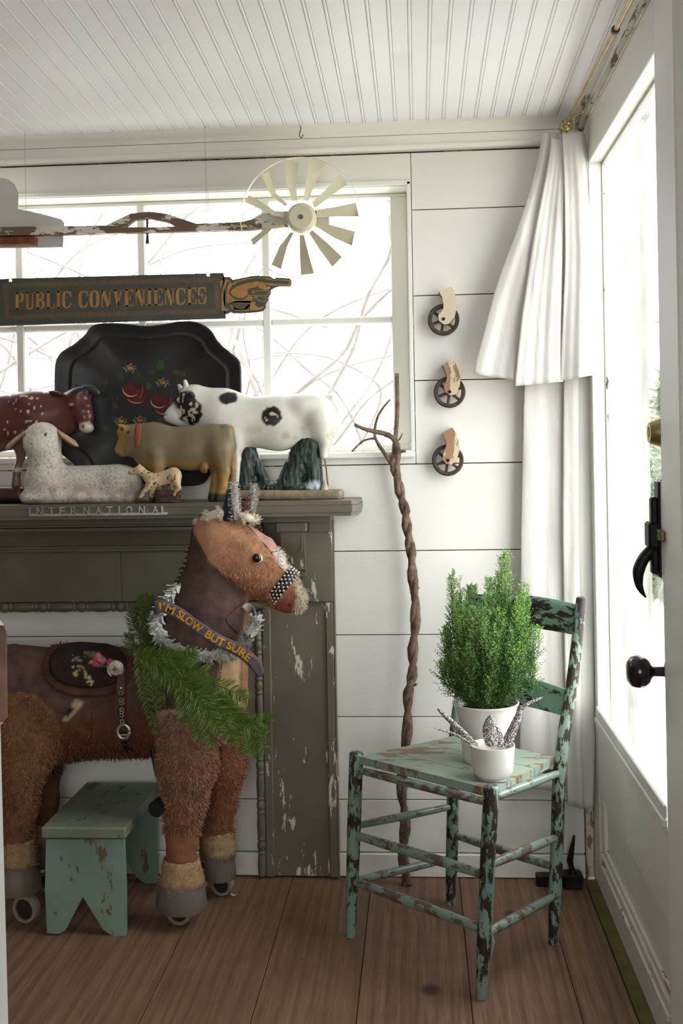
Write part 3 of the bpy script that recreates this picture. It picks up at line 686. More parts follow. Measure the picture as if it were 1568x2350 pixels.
# slab-serif capitals
def R_(x0, y0, x1, y1): return [(x0, y0), (x1, y0), (x1, y1), (x0, y1)]
def EB(cx, cy, rx, ry, tx, ty, a0, a1, n=14):
    out = []; se = lambda c: math.copysign(abs(c)**.72, c)
    for i in range(n):
        a, b = [math.radians(lerp(a0, a1, q/n)) for q in (i, i+1)]
        pt = lambda t, X, Y: (cx+X*se(math.cos(t)), cy+Y*se(math.sin(t)))
        out.append([pt(a, rx, ry), pt(b, rx, ry), pt(b, rx-tx, ry-ty), pt(a, rx-tx, ry-ty)])
    return out
def glyph(c):
    S = .20; t = .075
    if c == 'I': return [R_(.08, 0, .08+S, 1), R_(0, 0, .36, t), R_(0, 1-t, .36, 1)], .36
    if c == 'P': return [R_(.07, 0, .07+S, 1), R_(0, 0, .36, t), R_(0, 1-t, .32, 1), R_(.25, .44, .33, .44+t)]+EB(.31, .72, .30, .28, S*.95, t, -90, 90), .61
    if c == 'B': return [R_(.07, 0, .07+S, 1), R_(0, 0, .33, t), R_(0, 1-t, .32, 1), R_(.25, .49, .33, .49+t)]+EB(.31, .765, .28, .235, S*.9, t, -90, 90)+EB(.31, .265, .32, .265, S*.95, t, -90, 90), .64
    if c == 'L': return [R_(.07, 0, .07+S, 1), R_(0, 0, .58, t), R_(0, 1-t, .35, 1), [(.50, t), (.58, 0), (.60, .30), (.54, .30)]], .60
    if c == 'E': return [R_(.07, 0, .07+S, 1), R_(0, 0, .58, t), R_(0, 1-t, .56, 1), R_(.2, .47, .40, .53), R_(.37, .36, .43, .64), [(.5, t), (.58, 0), (.60, .28), (.54, .28)], [(.48, 1-t), (.56, 1), (.58, .74), (.52, .74)]], .60
    if c == 'U': return [R_(.07, .25, .07+S, 1), R_(.46, .25, .55, 1), R_(0, 1-t, .33, 1), R_(.39, 1-t, .62, 1)]+EB(.31, .27, .24, .285, S*.9, t*1.1, 180, 300)+EB(.31, .27, .24, .285, .10, t*1.1, 300, 360), .62
    if c == 'O': return EB(.31, .5, .31, .515, S*1.02, t, 0, 360, 30), .62
    if c == 'C': return EB(.31, .5, .31, .515, S*1.02, t, 42, 318, 26)+[R_(.50, .66, .60, .98), R_(.50, .10, .58, .32)], .62
    if c == 'N': return [R_(.07, 0, .15, 1), R_(.53, 0, .61, 1), [(.05, 1), (.29, 1), (.61, 0), (.40, 0)], R_(0, 0, .23, t), R_(.45, 1-t, .69, 1), R_(0, 1-t, .2, 1)], .69
    if c == 'V': return [[(.06, 1), (.28, 1), (.42, .22), (.36, 0), (.28, 0)], [(.52, 1), (.60, 1), (.37, 0), (.30, .1)], R_(0, 1-t, .34, 1), R_(.44, 1-t, .66, 1)], .66
    if c == 'S': return EB(.29, .735, .27, .28, .17, t, 40, 250, 20)+EB(.29, .265, .27, .28, .17, t, 220, 430, 20)+[[(.13, .60), (.30, .66), (.47, .42), (.32, .34)], R_(.44, .70, .53, .98), R_(.05, .02, .14, .30)], .58
    return [], .28
def lay(word, x0, x1, yb0, yb1, ht):
    gs = [glyph(c) for c in word]; tot = sum(g[1] for g in gs)+.045*(len(gs)-1); sx = (x1-x0)/tot; x = 0; out = []
    for c, (ps, w_) in zip(word, gs):
        pp_ = []
        for p in ps: pp_.append([(x0+(x+u)*sx, lerp(yb0, yb1, (x+u)/tot)-v*ht) for u, v in p])
        out.append((c, pp_)); x += w_+.045
    return out
lets = mk('lettering', flat([p for word in (('PUBLIC', 33.5, 164.5, 710.5, 706.5), ('CONVENIENCES', 180, 475, 706.5, 697.5)) for c, ps in lay(*word, 38.5) for p in ps], -.0004), M_SGOLD, sg, fixn=False, label='gold slab serif words reading PUBLIC CONVENIENCES')

# ------------------------------------------------------------------ windmill weathervane
VY_ = -.085
wv = empty('windmill_weathervane', at(350, 540, VY_), 'weathered wooden weathervane with a cream bladed windmill wheel before the window', 'weathervane')
c1 = lambda L_: P2(L_, .5357, 0, 330)
def slabp(poly, y0, y1):                    # picture-plane outline at plane y0..y1 (real thickness)
    n = len(poly); V = [tuple(at(x, y, VY_)+np.array([0, d, 0])) for d in (y0, y1) for x, y in poly]
    return V, [tuple(range(n)), tuple(range(2*n-1, n-1, -1))]+[(k, n+k, n+(k+1) % n, (k+1) % n) for k in range(n)]
M_VWOOD = painted('flaking_white_on_grey_wood', lin(214, 206, 190), lin(122, 98, 78), .47, 20, (.45, 1, 1.3), .7)
sh = slabp(c1([(-330, 362), (0, 357), (270, 352), (450, 350), (530, 357), (640, 358), (750, 354), (840, 342), (960, 338), (1040, 334), (1080, 322), (1110, 303), (1126, 296), (1240, 292), (1240, 352), (1126, 361), (1060, 368), (840, 373), (520, 381), (270, 388), (-330, 400)]), 0, .022)
ar = slabp(c1([(452, 350), (500, 326), (560, 298), (640, 290), (710, 298), (770, 318), (842, 342), (752, 354), (720, 335), (640, 318), (575, 325), (532, 357)]), .001, .021)
mk('shaft', sh, M_VWOOD, wv); mk('shaft_arch', ar, M_VWOOD, wv)
M_VMET = painted('spotted_white_tin', lin(206, 202, 196), lin(70, 58, 50), .70, 26, rough=.5)
mk('tail_fin', slabp(c1([(-330, 210), (-120, 150), (0, 138), (25, 145), (50, 165), (66, 200), (64, 272), (120, 282), (180, 296), (250, 315), (264, 332), (262, 352), (258, 437), (-330, 445)]), .0225, .0245), M_VMET, wv)
mk('rust_plate', slabp(c1([(-200, 402), (60, 399), (150, 398), (150, 430), (60, 430), (-200, 436)]), -.001, .0215), plain('rust', lin(128, 74, 48), .8, .2, .3, 60, .2), wv)
mk('pivot_bolt', MB().tube([at(*c1([(631, 320)])[0], VY_+.011), at(*c1([(632, 392)])[0], VY_+.011), at(*c1([(632, 428)])[0], VY_+.011)], [.0032, .0032, .0055], 10), plain('dark_steel', lin(70, 66, 62), .5, .8), wv)
c4 = lambda L_: P2(L_, .1913, 540, 350)
mk('end_plate', slabp(c4([(322, 735), (600, 705), (980, 690), (1125, 690), (1128, 885), (980, 880), (600, 890), (322, 905)]), -.0015, .023), painted('scuffed_grey_white_tin', lin(192, 188, 178), lin(96, 78, 66), .55, 22), wv)
HC = at(*c4([(797, 790)])[0], VY_-.02); pxm = at(793, 500, VY_)[0]-at(692, 500, VY_)[0]; pxm /= 101
M_BLADE = painted('cream_enamel', lin(212, 206, 176), lin(92, 80, 62), .725, 24, rough=.35)
mk('axle', MB().lathe([(.006, -.012), (.006, .02)], HC, (0, 1, 0), 12), M_VMET, wv)
hub = mk('hub', MB().lathe([(.0005, -.020), (.031, -.0195), (.0325, -.018), (.0335, -.0175), (.0385, -.014), (.0405, -.006), (.0405, .004), (.0005, .005)], HC, (0, 1, 0), 40), M_BLADE, wv, smooth=35)
mk('hub_bolt', MB().lathe([(.0065, -.0205), (.0065, -.0215), (.004, -.0217), (.0038, -.0245), (.0005, -.0246)], HC, (0, 1, 0), 14), plain('steel_bolt', lin(120, 118, 116), .4, .9), hub, smooth=35)
rc = at(*c4([(780, 782)])[0], VY_-.02); Rr = 713*.1913*pxm
mk('rim', MB().lathe([(Rr, -.006), (Rr+.0012, -.006), (Rr+.0012, .006), (Rr, .006), (Rr, -.006)], rc, (0, 1, 0), 96, cap=False), M_BLADE, wv, smooth=35)
blades = [[(695, 600), (620, 370), (612, 115), (770, 135), (735, 360), (750, 590)], [(830, 590), (865, 350), (905, 85), (1075, 160), (955, 410), (875, 600)], [(930, 625), (1130, 440), (1280, 290), (1335, 400), (1120, 560), (960, 680)],
          [(985, 712), (1200, 680), (1455, 628), (1488, 778), (1200, 782), (985, 795)], [(975, 850), (1200, 905), (1445, 972), (1405, 1130), (1180, 1030), (970, 900)], [(935, 950), (1120, 1110), (1290, 1275), (1170, 1380), (1020, 1180), (890, 980)],
          [(835, 1005), (890, 1230), (960, 1470), (795, 1482), (780, 1240), (780, 1005)], [(715, 985), (640, 1140), (565, 1420), (440, 1355), (545, 1130), (670, 970)], [(610, 912), (460, 938), (240, 1135), (190, 1055), (420, 885), (600, 878)],
          [(590, 800), (470, 780), (145, 625), (170, 525), (270, 570), (480, 712), (600, 730)], [(610, 668), (450, 550), (325, 292), (410, 245), (500, 510), (640, 640)]]
for b in blades:
    q = c4(b); n = len(q); h_ = n//2; cx_ = np.mean([p[0] for p in q]); V = []
    for i, (x, y) in enumerate(q):
        d = -.0085 if i < h_ else .0085
        r_ = math.hypot(x-692.4, y-501)/137; V.append(tuple(at(x, y, VY_)+np.array([0, -.02+d*(.35+.65*r_), 0])))
    mb = MB(); V2 = [tuple(np.array(v)+np.array([0, .0009, 0])) for v in V]
    def quads(idx): return [(idx[0], idx[1], idx[-2], idx[-1]), (idx[1], idx[2], idx[-3], idx[-2])] if n == 6 else [(0, 1, 5, 6), (1, 2, 3, 4), (1, 4, 5)]
    Fs = quads(list(range(n))); mb.add(V+V2, Fs+[tuple(k+n for k in f[::-1]) for f in Fs]+[(k, (k+1) % n, n+(k+1) % n, n+k) for k in range(n)])
    mk('blade', mb, M_BLADE, wv)
M_WIRE = plain('thin_wire', lin(160, 156, 148), .4, .8)
for px in (60, 474): # hanging wires up to the ceiling
    a = at(px, 505, VY_+.011); mk('hanging_wire', MB().tube([a, (a[0], a[1], CZ-CS*a[1]+.001)], .0005, 5), M_WIRE, wv)
for px, py in ((23.5, 643), (478, 631)):
    a = at(px, py, SGY); mk('hanging_wire', MB().tube([a, (a[0], -.007, WZ1+.004)], .0005, 5), M_WIRE, sg)

# ------------------------------------------------------------------ black painted tray
half = [(123, 925), (124, 870), (126, 832), (138, 808), (165, 791), (192, 768), (208, 748), (236, 741), (285, 742), (332, 747), (380, 742), (418, 736), (455, 740), (483, 757), (500, 784), (527, 808), (550, 830), (554, 870), (554, 925)]
cxT, cyT = 338, 926
full = half+[(2*cxT-x, 2*cyT-y+4) for x, y in half[1:-1]]
zb, zt = at(338, 1114, -.03)[2], at(338, 740, -.03)[2]
full = [tuple(p[:2]) for p in spline(full+[full[0]], 120)[:-1]]
def tp(x, y, d):
    p = at(x, y, -.03); t = (p[2]-zb)/(zt-zb); return (p[0], lerp(-.022, -.011, t)+d, p[2])
ty_ = empty('painted_tray', tp(338, 1114, 0), 'black scalloped tray painted with roses leaning behind the cow figures', 'tray')
rings = [(1.0, -.010), (.985, -.0125), (.95, -.010), (.88, -.001), (.84, 0.0), (.83, -.0015), (.82, 0.0), (.4, 0.0), (.02, 0.0)]
V = []; n = len(full)
for s_, d in rings: V += [tp(cxT+(x-cxT)*s_, cyT+(y-cyT)*s_, d) for x, y in full]
m_ = len(rings); Fc = [(j*n+i, j*n+(i+1) % n, (j+1)*n+(i+1) % n, (j+1)*n+i) for j in range(m_-1) for i in range(n)]+[tuple((m_-1)*n+i for i in range(n))]
V += [(x, y+.002, z) for x, y, z in V[:m_*n]]; o_ = m_*n
Fc += [tuple(o_+k for k in f[::-1]) for f in Fc]+[(i, o_+i, o_+(i+1) % n, (i+1) % n) for i in range(n)]
mk('tray_body', (V, Fc), painted('scratched_black_japanning', lin(34, 31, 31), lin(128, 116, 100), .685, 40, rough=.4, var=.35), ty_, smooth=40)
fm = MB(); fc = []
def stroke(cx, cy, rx, ry, rot, col, d=-.0006, a0=0, a1=360, inner=0):
    k = 14; px_ = lambda t, f: (cx+f*(rx*math.cos(t)*math.cos(rot)-ry*math.sin(t)*math.sin(rot)), cy+f*(rx*math.cos(t)*math.sin(rot)+ry*math.sin(t)*math.cos(rot)))
    if inner:
        ts = [math.radians(lerp(a0, a1, i/k)) for i in range(k+1)]; V = [tp(*px_(t, 1), d) for t in ts]+[tp(*px_(t, lerp(1, inner, math.sin(PI*i/k))), d) for i, t in enumerate(ts)]
        fm.add(V, [(i, i+1, k+2+i, k+1+i) for i in range(k)])
    else: V = [tp(*px_(2*PI*i/k, 1), d) for i in range(k)]; fm.add(V, [tuple(range(k))])
    fc.extend([lin(*col)]*len(V))
q3 = lambda x, y: (220+(x-620)*.1658*1.15+620*.1658, 800+(y-600)*.1658*1.12+600*.1658)
for x, y, r in ((360, 410, 60), (840, 260, 75), (190, 465, 45), (1110, 370, 55), (740, 350, 60), (1030, 350, 50), (850, 960, 60), (195, 1060, 65), (140, 610, 55), (960, 1010, 55), (560, 380, 60), (300, 760, 55), (700, 520, 50)):
    stroke(*q3(x, y), r*.1658, r*.1658*.7, rnd.uniform(0, 3), (58+rnd.randint(-12, 14), 66+rnd.randint(-12, 14), 24), -.0004)
for x, y, s_ in ((520, 600, 1.0), (860, 740, 1.0)):
    X, Y = q3(x, y)
    stroke(X+4, Y+6, 30, 26, .4, (70, 20, 20), -.0005); stroke(X+12, Y+8, 17, 15, .4, (92, 30, 28), -.0006); stroke(X-8, Y-8, 14, 13, .3, (96, 18, 18), -.0008)
    stroke(X-7, Y-6, 19, 17, .2, (206, 160, 122), -.0009, 20, 190, .78); stroke(X+4, Y+14, 20, 12, .2, (190, 130, 96), -.0009, 10, 160, .72); stroke(X+12, Y-2, 10, 18, .2, (158, 80, 62), -.0009, -70, 70, .75)
for x, y in ((480, 300), (870, 480), (370, 960), (600, 950)):
    X, Y = q3(x, y)
    for a in range(7): t = a/7*2*PI; stroke(X+15*math.cos(t), Y+9*math.sin(t), 7, 3.2, t+1.2, (186, 182, 156) if a % 2 else (110, 112, 96), -.0007, 0, 200, .5)
    stroke(X, Y, 8, 4, 0, (176, 116, 40), -.0008)
mk('painted_roses', fm, vcol('tray_flower_paint', .45, .35, 60, 0), ty_, cols=fc, fixn=False, kind='stuff')
# ------------------------------------------------------------------ animal figures on the shelf
def sframe(px0, Y0, ybase):
    fr_ = Frame(px0, ybase, Y0); fr_.O = fr_.O.copy(); fr_.O[2] = TOP+.0005; return fr_
def body(name, fr_, prims, lo, hi, h, mat, parent, colfn, disp=None, label=None):
    V, Q = surfnet(prims, lo, hi, h, disp); return mk(name, (fr_(V), Q), mat, parent, smooth=True, cols=colfn(V) if colfn else None, fixn=True, label=label)
def const(c): return lambda V: np.tile(np.array(lin(*c)), (len(V), 1))
def bez(pts, r, n=10, cnt=16, fr_=None, flat=None): # tapered tube in picture units
    P = [fr_.p(*p) for p in pts]; P = spline(P, cnt); R = [np.interp(i/(cnt-1), np.linspace(0, 1, len(r)), r)*fr_.s for i in range(cnt)]
    return MB().tube(P, R, n, flat=flat)
M_STAT = vcol('chipped_painted_plaster', .42, .16, 20, .25, 50, .4, lin(196, 178, 150), .745, 26)
M_STATW = vcol('old_white_figure_paint', .38, .12, 16, .2, 50, .4, lin(150, 130, 108), .725, 22)

# white cow with black patches
f1 = sframe(640, -.078, 1143)
cw = empty('white_cow_figure', f1.p(655, 0, 1143), 'white cow figure with black spots standing on a green trunk base', 'cow figure')
pr = [seg((515, 0, 962), 58, (640, 0, 968), 59, .62, 14), seg((640, 0, 968), 59, (712, 0, 960), 56, .62, 14), seg((505, 0, 942), 54, (448, 0, 925), 42, .66, 22), seg((440, 0, 922), 40, (404, 0, 944), 22, .72, 14),
      ('ell', (392, 0, 950), (19, 15, 15), -.5, 10), seg((470, 0, 952), 30, (412, 0, 960), 12, .6, 14), ('ell', (532, 0, 992), (42, 30, 46), 0, 20), ('ell', (700, -6, 935), (34, 30, 28), .5, 16), ('ell', (725, 0, 955), (40, 34, 50), 0, 14),
      seg((738, -14, 965), 34, (748, -14, 1008), 17, 1, 12), seg((748, -14, 1008), 16, (744, -14, 1042), 9, 1, 6), seg((735, 14, 965), 32, (742, 14, 1040), 10, 1, 12), seg((540, -13, 1000), 22, (544, -13, 1050), 12, 1, 12), seg((544, -13, 1050), 12, (543, -13, 1118), 10, 1, 6)]
pr += chain([(735, 2, 908, 8), (762, 0, 914, 9), (776, -2, 942, 8.5), (775, -2, 978, 8), (767, -4, 1000, 5)], 1, 5)
hp = P2([(740, 310), (800, 262), (870, 250), (950, 262), (990, 340), (1050, 410), (1060, 500), (1010, 590), (940, 620), (880, 600), (800, 540), (835, 470), (775, 420), (735, 370)], .2168, 240, 840)
def cowcol(V):
    c = np.tile(np.array(lin(226, 223, 210)), (len(V), 1)); x, y = V[:, 0], V[:, 2]; nz = (vnoise(V, .12)-.5)*10
    K = np.array(lin(30, 30, 30)); near = V[:, 1] < 30
    for d in (inpoly(x, y, hp), np.hypot((x-529)/1.6, y-911)-14, np.hypot((x-629)/1.05, y-954)-22): c = blend(c, d+nz*.5, K, 4)
    chips = (vnoise(V, .16) > .62) & (((inpoly(x, y, hp) < -3) & (y > 900)) | (np.hypot(x-629, y-962) < 17)); c[chips] = np.array(lin(206, 192, 160))
    c = blend(c, np.hypot(x-379, (y-948)*1.3)-2.6, K, 2)
    t = np.clip((vnoise(V, .05)-.55)*3, 0, .5)*np.clip((y-960)/40, 0, 1); return c*(1-t[:, None])+np.array(lin(170, 150, 124))*t[:, None]
body('body', f1, pr, (368, -56, 866), (790, 56, 1126), 2.6, M_STATW, cw, cowcol)
mk('horn', bez([(426, -8, 893), (427, -9, 880), (424, -10, 868)], [9, 6.5, 3.5], 10, 10, f1), plain('white_horn', lin(226, 222, 208), .4), cw, smooth=True)
mk('horn', bez([(412, 10, 890), (408, 12, 882), (404, 13, 878)], [7, 5, 3], 10, 10, f1), plain('white_horn_far', lin(222, 218, 204), .4), cw, smooth=True)
mk('ear', bez([(432, -20, 902), (444, -24, 903), (452, -26, 908)], [5, 11, 5], 12, 10, f1, .6), plain('black_ear_paint', lin(34, 33, 33), .4, var=.3), cw, smooth=True)
def trunkcol(V):
    c = np.tile(np.array(lin(34, 46, 38)), (len(V), 1)); t = np.clip((vnoise(V*np.array([.3, .3, .06]))-.5)*3, 0, .7)[:, None]; c = c*(1-t)+np.array(lin(70, 88, 78))*t
    return blend(c, np.hypot((V[:, 0]-722)/1.4, V[:, 2]-1112)-12, np.array(lin(176, 186, 196)), 10)
tr = [seg((568, 0, 1036), 20, (560, 0, 1108), 22, 1, 8), seg((578, 0, 1036), 12, (612, 0, 1112), 12, 1, 10), seg((705, 0, 1016), 30, (662, 0, 1106), 26, .9, 8), seg((715, 0, 1022), 22, (722, 0, 1104), 20, 1, 10), seg((556, 0, 1116), 14, (728, 0, 1116), 14, 1.6, 8)]
body('trunk_support', f1, tr, (520, -40, 985), (760, 40, 1134), 2.8, M_STAT, cw, trunkcol, lambda P: (vnoise(P*np.array([.35, .35, .05]))-.5)*4.5)
body('base_slab', f1, [('box', (655, 0, 1132), (133, 44, 11), 9, 1)], (515, -50, 1115), (794, 50, 1146), 3, vcol('rough_tan_plaster', .9, .3, 60, .5, 90), cw, const((146, 130, 104)))
mk('hind_hoof', bez([(746, -14, 1124), (747, -14, 1112), (745, -14, 1100)], [10, 7, 4], 10, 8, f1), M_STAT, cw, smooth=True, cols=[lin(190, 176, 150)]*80)
mk('leg_wire', MB().tube([f1.p(744, -14, 1034), f1.p(750, -14, 1070), f1.p(754, -14, 1112)], .0024, 6), plain('rusty_wire', lin(150, 112, 74), .8), cw, smooth=True)

# grey-brown carved cow with a red collar
f2 = sframe(430, -.149, 1148)
ct = empty('brown_cow_figure', f2.p(430, 0, 1148), 'grey-brown carved wooden cow with a red collar facing left', 'cow figure')
pr = [seg((352, 0, 1020), 49, (440, 0, 1025), 46, .46, 10), seg((440, 0, 1025), 46, (492, 0, 1018), 49, .46, 10), seg((350, 0, 1006), 37, (314, 0, 1006), 34, .52, 12), seg((302, 0, 1000), 27, (278, 0, 1028), 16, .6, 10), ('ell', (286, 0, 986), (18, 15, 14), 0, 8),
      seg((284, -9, 976), 6, (277, -11, 973), 5, 1, 4), ('ell', (345, 0, 1040), (30, 20, 32), 0, 12), seg((300, 0, 1022), 17, (320, 0, 1026), 18, .7, 8),
      seg((361, -11, 1040), 19, (362, -11, 1090), 13, 1, 10), seg((362, -11, 1090), 12, (360, -11, 1140), 11, 1, 5), seg((352, 11, 1040), 18, (350, 11, 1140), 11, 1, 10),
      seg((507, -11, 1030), 28, (516, -11, 1078), 14, .8, 12), seg((516, -11, 1078), 13, (514, -11, 1112), 9.5, 1, 6), seg((514, -11, 1112), 9.5, (505, -11, 1141), 12, 1, 5), seg((498, 11, 1040), 22, (494, 11, 1095), 11, 1, 10), seg((494, 11, 1095), 11, (487, 11, 1141), 12, 1, 5),
      seg((520, 0, 985), 14, (522, 0, 1020), 16, .8, 8)]
def tancol(V):
    x, y = V[:, 0], V[:, 2]; c = np.tile(np.array(lin(122, 108, 82)), (len(V), 1)); Yl = np.array(lin(164, 128, 66)); K = np.array(lin(48, 42, 36)); G = np.array(lin(104, 92, 70))
    nz = (vnoise(V, .09)-.5)*22
    c = blend(c, 306-x+0*y-(0), c[0]*1.0, 4); c = blend(c, x-292+nz, Yl, 16); c = blend(c, 1078-y+nz, Yl, 16); c = blend(c, np.abs(y-1062)-6+nz*.3, Yl*.8, 14)
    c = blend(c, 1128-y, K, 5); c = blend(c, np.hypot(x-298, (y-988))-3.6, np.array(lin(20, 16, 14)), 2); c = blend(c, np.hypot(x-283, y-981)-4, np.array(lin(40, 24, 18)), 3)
    c = blend(c, np.hypot((x-270)/1.2, y-1040)-6, np.array(lin(120, 92, 76)), 5); return c
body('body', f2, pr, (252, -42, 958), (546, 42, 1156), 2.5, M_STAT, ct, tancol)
M_YW = plain('yellow_brown_wood', lin(150, 112, 62), .55, var=.3, scale=40)
mk('tail', bez([(523, 0, 974), (532, 0, 988), (534, 0, 1040), (533, 0, 1108)], [6, 7, 8, 6], 8, 16, f2), M_YW, ct, smooth=True)
mk('udder', bez([(472, -6, 1058), (470, -8, 1072), (474, -8, 1082)], [12, 12, 4], 10, 10, f2), M_YW, ct, smooth=True)
mk('collar', MB().tube([f2.p(321, 20.6*math.cos(t), 1006+37.5*math.sin(t)) for t in [2*PI*i/32 for i in range(33)]], 8*f2.s, 8, flat=.25), plain('faded_red_strap', lin(140, 76, 56), .6, var=.2), ct, smooth=True)
mk('bell', MB().lathe([(.004, 0), (.008, -.003), (.009, -.012), (.0105, -.015), (.001, -.0155)], f2.p(320, 0, 1043), (0, 0, 1), 14), plain('dull_red_bell', lin(112, 66, 50), .6), ct, smooth=40)

# speckled white lamb lying down
f3 = sframe(180, -.132, 1150)
lb = empty('lamb_figure', f3.p(185, 0, 1150), 'speckled white stone lamb lying on the mantel shelf', 'lamb figure')
pr = [('ell', (97, -4, 1004), (41, 34, 39), 0, 12), ('ell', (94, -30, 1018), (27, 16, 20), 0, 14), seg((99, 0, 1010), 37, (106, 0, 1085), 41, .85, 14), ('ell', (108, 2, 1108), (52, 40, 44), 0, 16), seg((120, 4, 1108), 42, (255, 4, 1106), 44, .85, 14), ('ell', (280, -6, 1106), (48, 36, 44), 0, 10), seg((66, -10, 1136), 15, (305, -10, 1137), 14, 1.9, 10)]
def lambcol(V):
    c = np.tile(np.array(lin(216, 208, 194)), (len(V), 1)); n = vnoise(V, .33); c[n > .78] *= .62; t = np.clip((vnoise(V, .06)-.5)*2.5, 0, .5)*np.clip((V[:, 2]-1090)/30, 0, 1); c = c*(1-t[:, None])+np.array(lin(164, 138, 110))*t[:, None]
    for ex, ey in ((65, 993), (116, 993)): c = blend(c, np.hypot(V[:, 0]-ex, (V[:, 2]-ey)*.8)-3.2, np.array(lin(52, 46, 42)), 3)
    return c
body('body', f3, pr, (32, -52, 958), (336, 48, 1156), 2.4, vcol('pitted_white_stone', .85, .22, 120, .6, 130, .2, lin(120, 104, 86), .69, 75, dist=.002), lb, lambcol, lambda P: (vnoise(P, .45)-.5)*1.6+np.maximum(0, P[:, 2]-1150))
M_EAR = vcol('rusty_lamb_ear', .7, .3, 60)
for sx, pts in ((-1, [(60, -4, 985), (42, -8, 1002), (24, -8, 1018), (15, -6, 1028)]), (1, [(134, -4, 984), (152, -8, 999), (170, -8, 1012), (181, -6, 1020)])):
    e = bez(pts, [6, 13, 14, 4], 12, 16, f3, .45); vc = [lin(*((190, 164, 134) if (i % 12) > 5 or (sx < 0 and (i % 12) > 2) else (146, 88, 56))) for i in range(len(e.v))]
    mk('ear', e, M_EAR, lb, smooth=True, cols=vc)

# red bull
f4 = sframe(40, -.070, 1150)
bl = empty('red_bull_figure', f4.p(-60, 0, 1150), 'dark red bull figure with a white muzzle behind the lamb', 'bull figure')
pr = [seg((-170, 0, 978), 62, (-40, 0, 972), 62, .5, 16), seg((-40, 0, 972), 62, (50, 0, 962), 58, .5, 16), seg((50, 0, 962), 58, (92, 0, 952), 48, .5, 16), seg((92, 0, 948), 46, (150, -4, 934), 36, .6, 18), seg((95, 0, 992), 26, (160, -2, 976), 16, .6, 16), seg((182, -8, 914), 28, (200, -18, 955), 20, .9, 12), ('ell', (205, -22, 978), (17, 15, 13), .2, 8),
      ('ell', (192, -12, 898), (24, 20, 14), -.2, 8), ('ell', (206, -26, 930), (10, 10, 9), 0, 6), ('ell', (60, -8, 920), (26, 20, 16), .2, 12),
      seg((55, -12, 1005), 22, (52, -12, 1046), 9, 1, 12), seg((52, -12, 1046), 9, (44, -12, 1072), 8, 1, 4), seg((44, -12, 1074), 11, (43, -12, 1082), 9, 1, 3), seg((43, -12, 1082), 8, (42, -12, 1108), 11, 1, 4), seg((80, 12, 1000), 20, (84, 12, 1108), 10, 1, 12), seg((-175, -12, 1000), 26, (-180, -12, 1108), 11, 1, 14), seg((-165, 12, 1000), 26, (-160, 12, 1108), 11, 1, 14)]
def bullcol(V):
    x, y = V[:, 0], V[:, 2]; c = np.tile(np.array(lin(98, 52, 46)), (len(V), 1)); W = np.array(lin(206, 196, 180)); K = np.array(lin(44, 42, 44)); nz = (vnoise(V, .08)-.5)*20
    c = blend(c, 1010-y+nz, np.array(lin(120, 96, 82)), 20); c = blend(c, np.hypot((x-204)/1.2, y-982)-15+nz*.2, W, 5); c = blend(c, np.hypot((x-202), (y-976)*.8)-3, np.array(lin(70, 44, 38)), 2)
    c = blend(c, np.maximum(900-y*0-x*0-0-(0), 0)*0+(y-901)+np.maximum(0, 172-x)*2+nz*.3, K, 6); c = blend(c, np.hypot(x-172, (y-935)*1.4)-6, np.array(lin(36, 26, 24)), 4); c = blend(c, np.hypot(x-174, (y-926)*2.2)-6, np.array(lin(186, 170, 140)), 4)
    c = blend(c, np.maximum(1069-y, y-1078), W, 3); k = (vnoise(V, .17) > .78) & (x < 110) & (y < 1000); c[k] = W; return c
body('body', f4, pr, (-245, -40, 872), (232, 40, 1124), 3.0, vcol('glossy_red_brown_paint', .3, .2, 20, .15, 40, .5, lin(200, 186, 160), .765, 30), bl, bullcol)
M_HORN = plain('dark_horn', lin(62, 60, 62), .35, var=.3, scale=40)
mk('horn', bez([(196, -14, 892), (216, -20, 891), (230, -24, 899), (235, -25, 904)], [11, 9.5, 7, 3.5], 10, 14, f4), M_HORN, bl, smooth=True)
mk('horn', bez([(178, 0, 892), (170, 18, 886), (166, 26, 880)], [10, 7, 3], 10, 12, f4), M_HORN, bl, smooth=True)
mk('ear', bez([(168, -6, 912), (145, -12, 903), (128, -12, 898), (117, -10, 896)], [6, 13, 12, 5], 12, 16, f4, .4), plain('red_brown_ear', lin(104, 56, 48), .4, var=.2), bl, smooth=True)
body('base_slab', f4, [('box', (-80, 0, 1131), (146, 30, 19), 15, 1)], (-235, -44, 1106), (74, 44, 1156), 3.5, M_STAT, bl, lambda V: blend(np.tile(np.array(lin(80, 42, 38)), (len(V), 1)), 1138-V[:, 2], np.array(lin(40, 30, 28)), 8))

# little cream calf on a stack of sticks
f5 = sframe(360, -.193, 1151)
cf = empty('calf_figure', f5.p(370, 0, 1151), 'small cream calf figure stepping off a stack of twigs', 'calf figure')
pr = [seg((352, 0, 1101), 14, (398, 0, 1088), 19, .5, 8), seg((350, 0, 1100), 13, (323, 0, 1076), 9, .6, 8), seg((319, 0, 1075), 9.5, (298, 0, 1081), 5.5, .7, 5), seg((318, -3, 1070), 3.5, (321, -3, 1063), 2, 1, 3),
      seg((347, -5, 1108), 8, (331, -6, 1126), 5, 1, 5), seg((331, -6, 1126), 5, (321, -6, 1142), 4.5, 1, 3), seg((321, -6, 1143), 5, (314, -6, 1148), 4, 1, 3), seg((350, 5, 1108), 8, (346, 5, 1146), 4.5, 1, 5), seg((403, -4, 1095), 12, (412, -5, 1116), 5.5, 1, 6), seg((412, -5, 1116), 5, (402, -5, 1131), 4.5, 1, 3), seg((398, 4, 1095), 10, (396, 4, 1128), 4.5, 1, 6)]
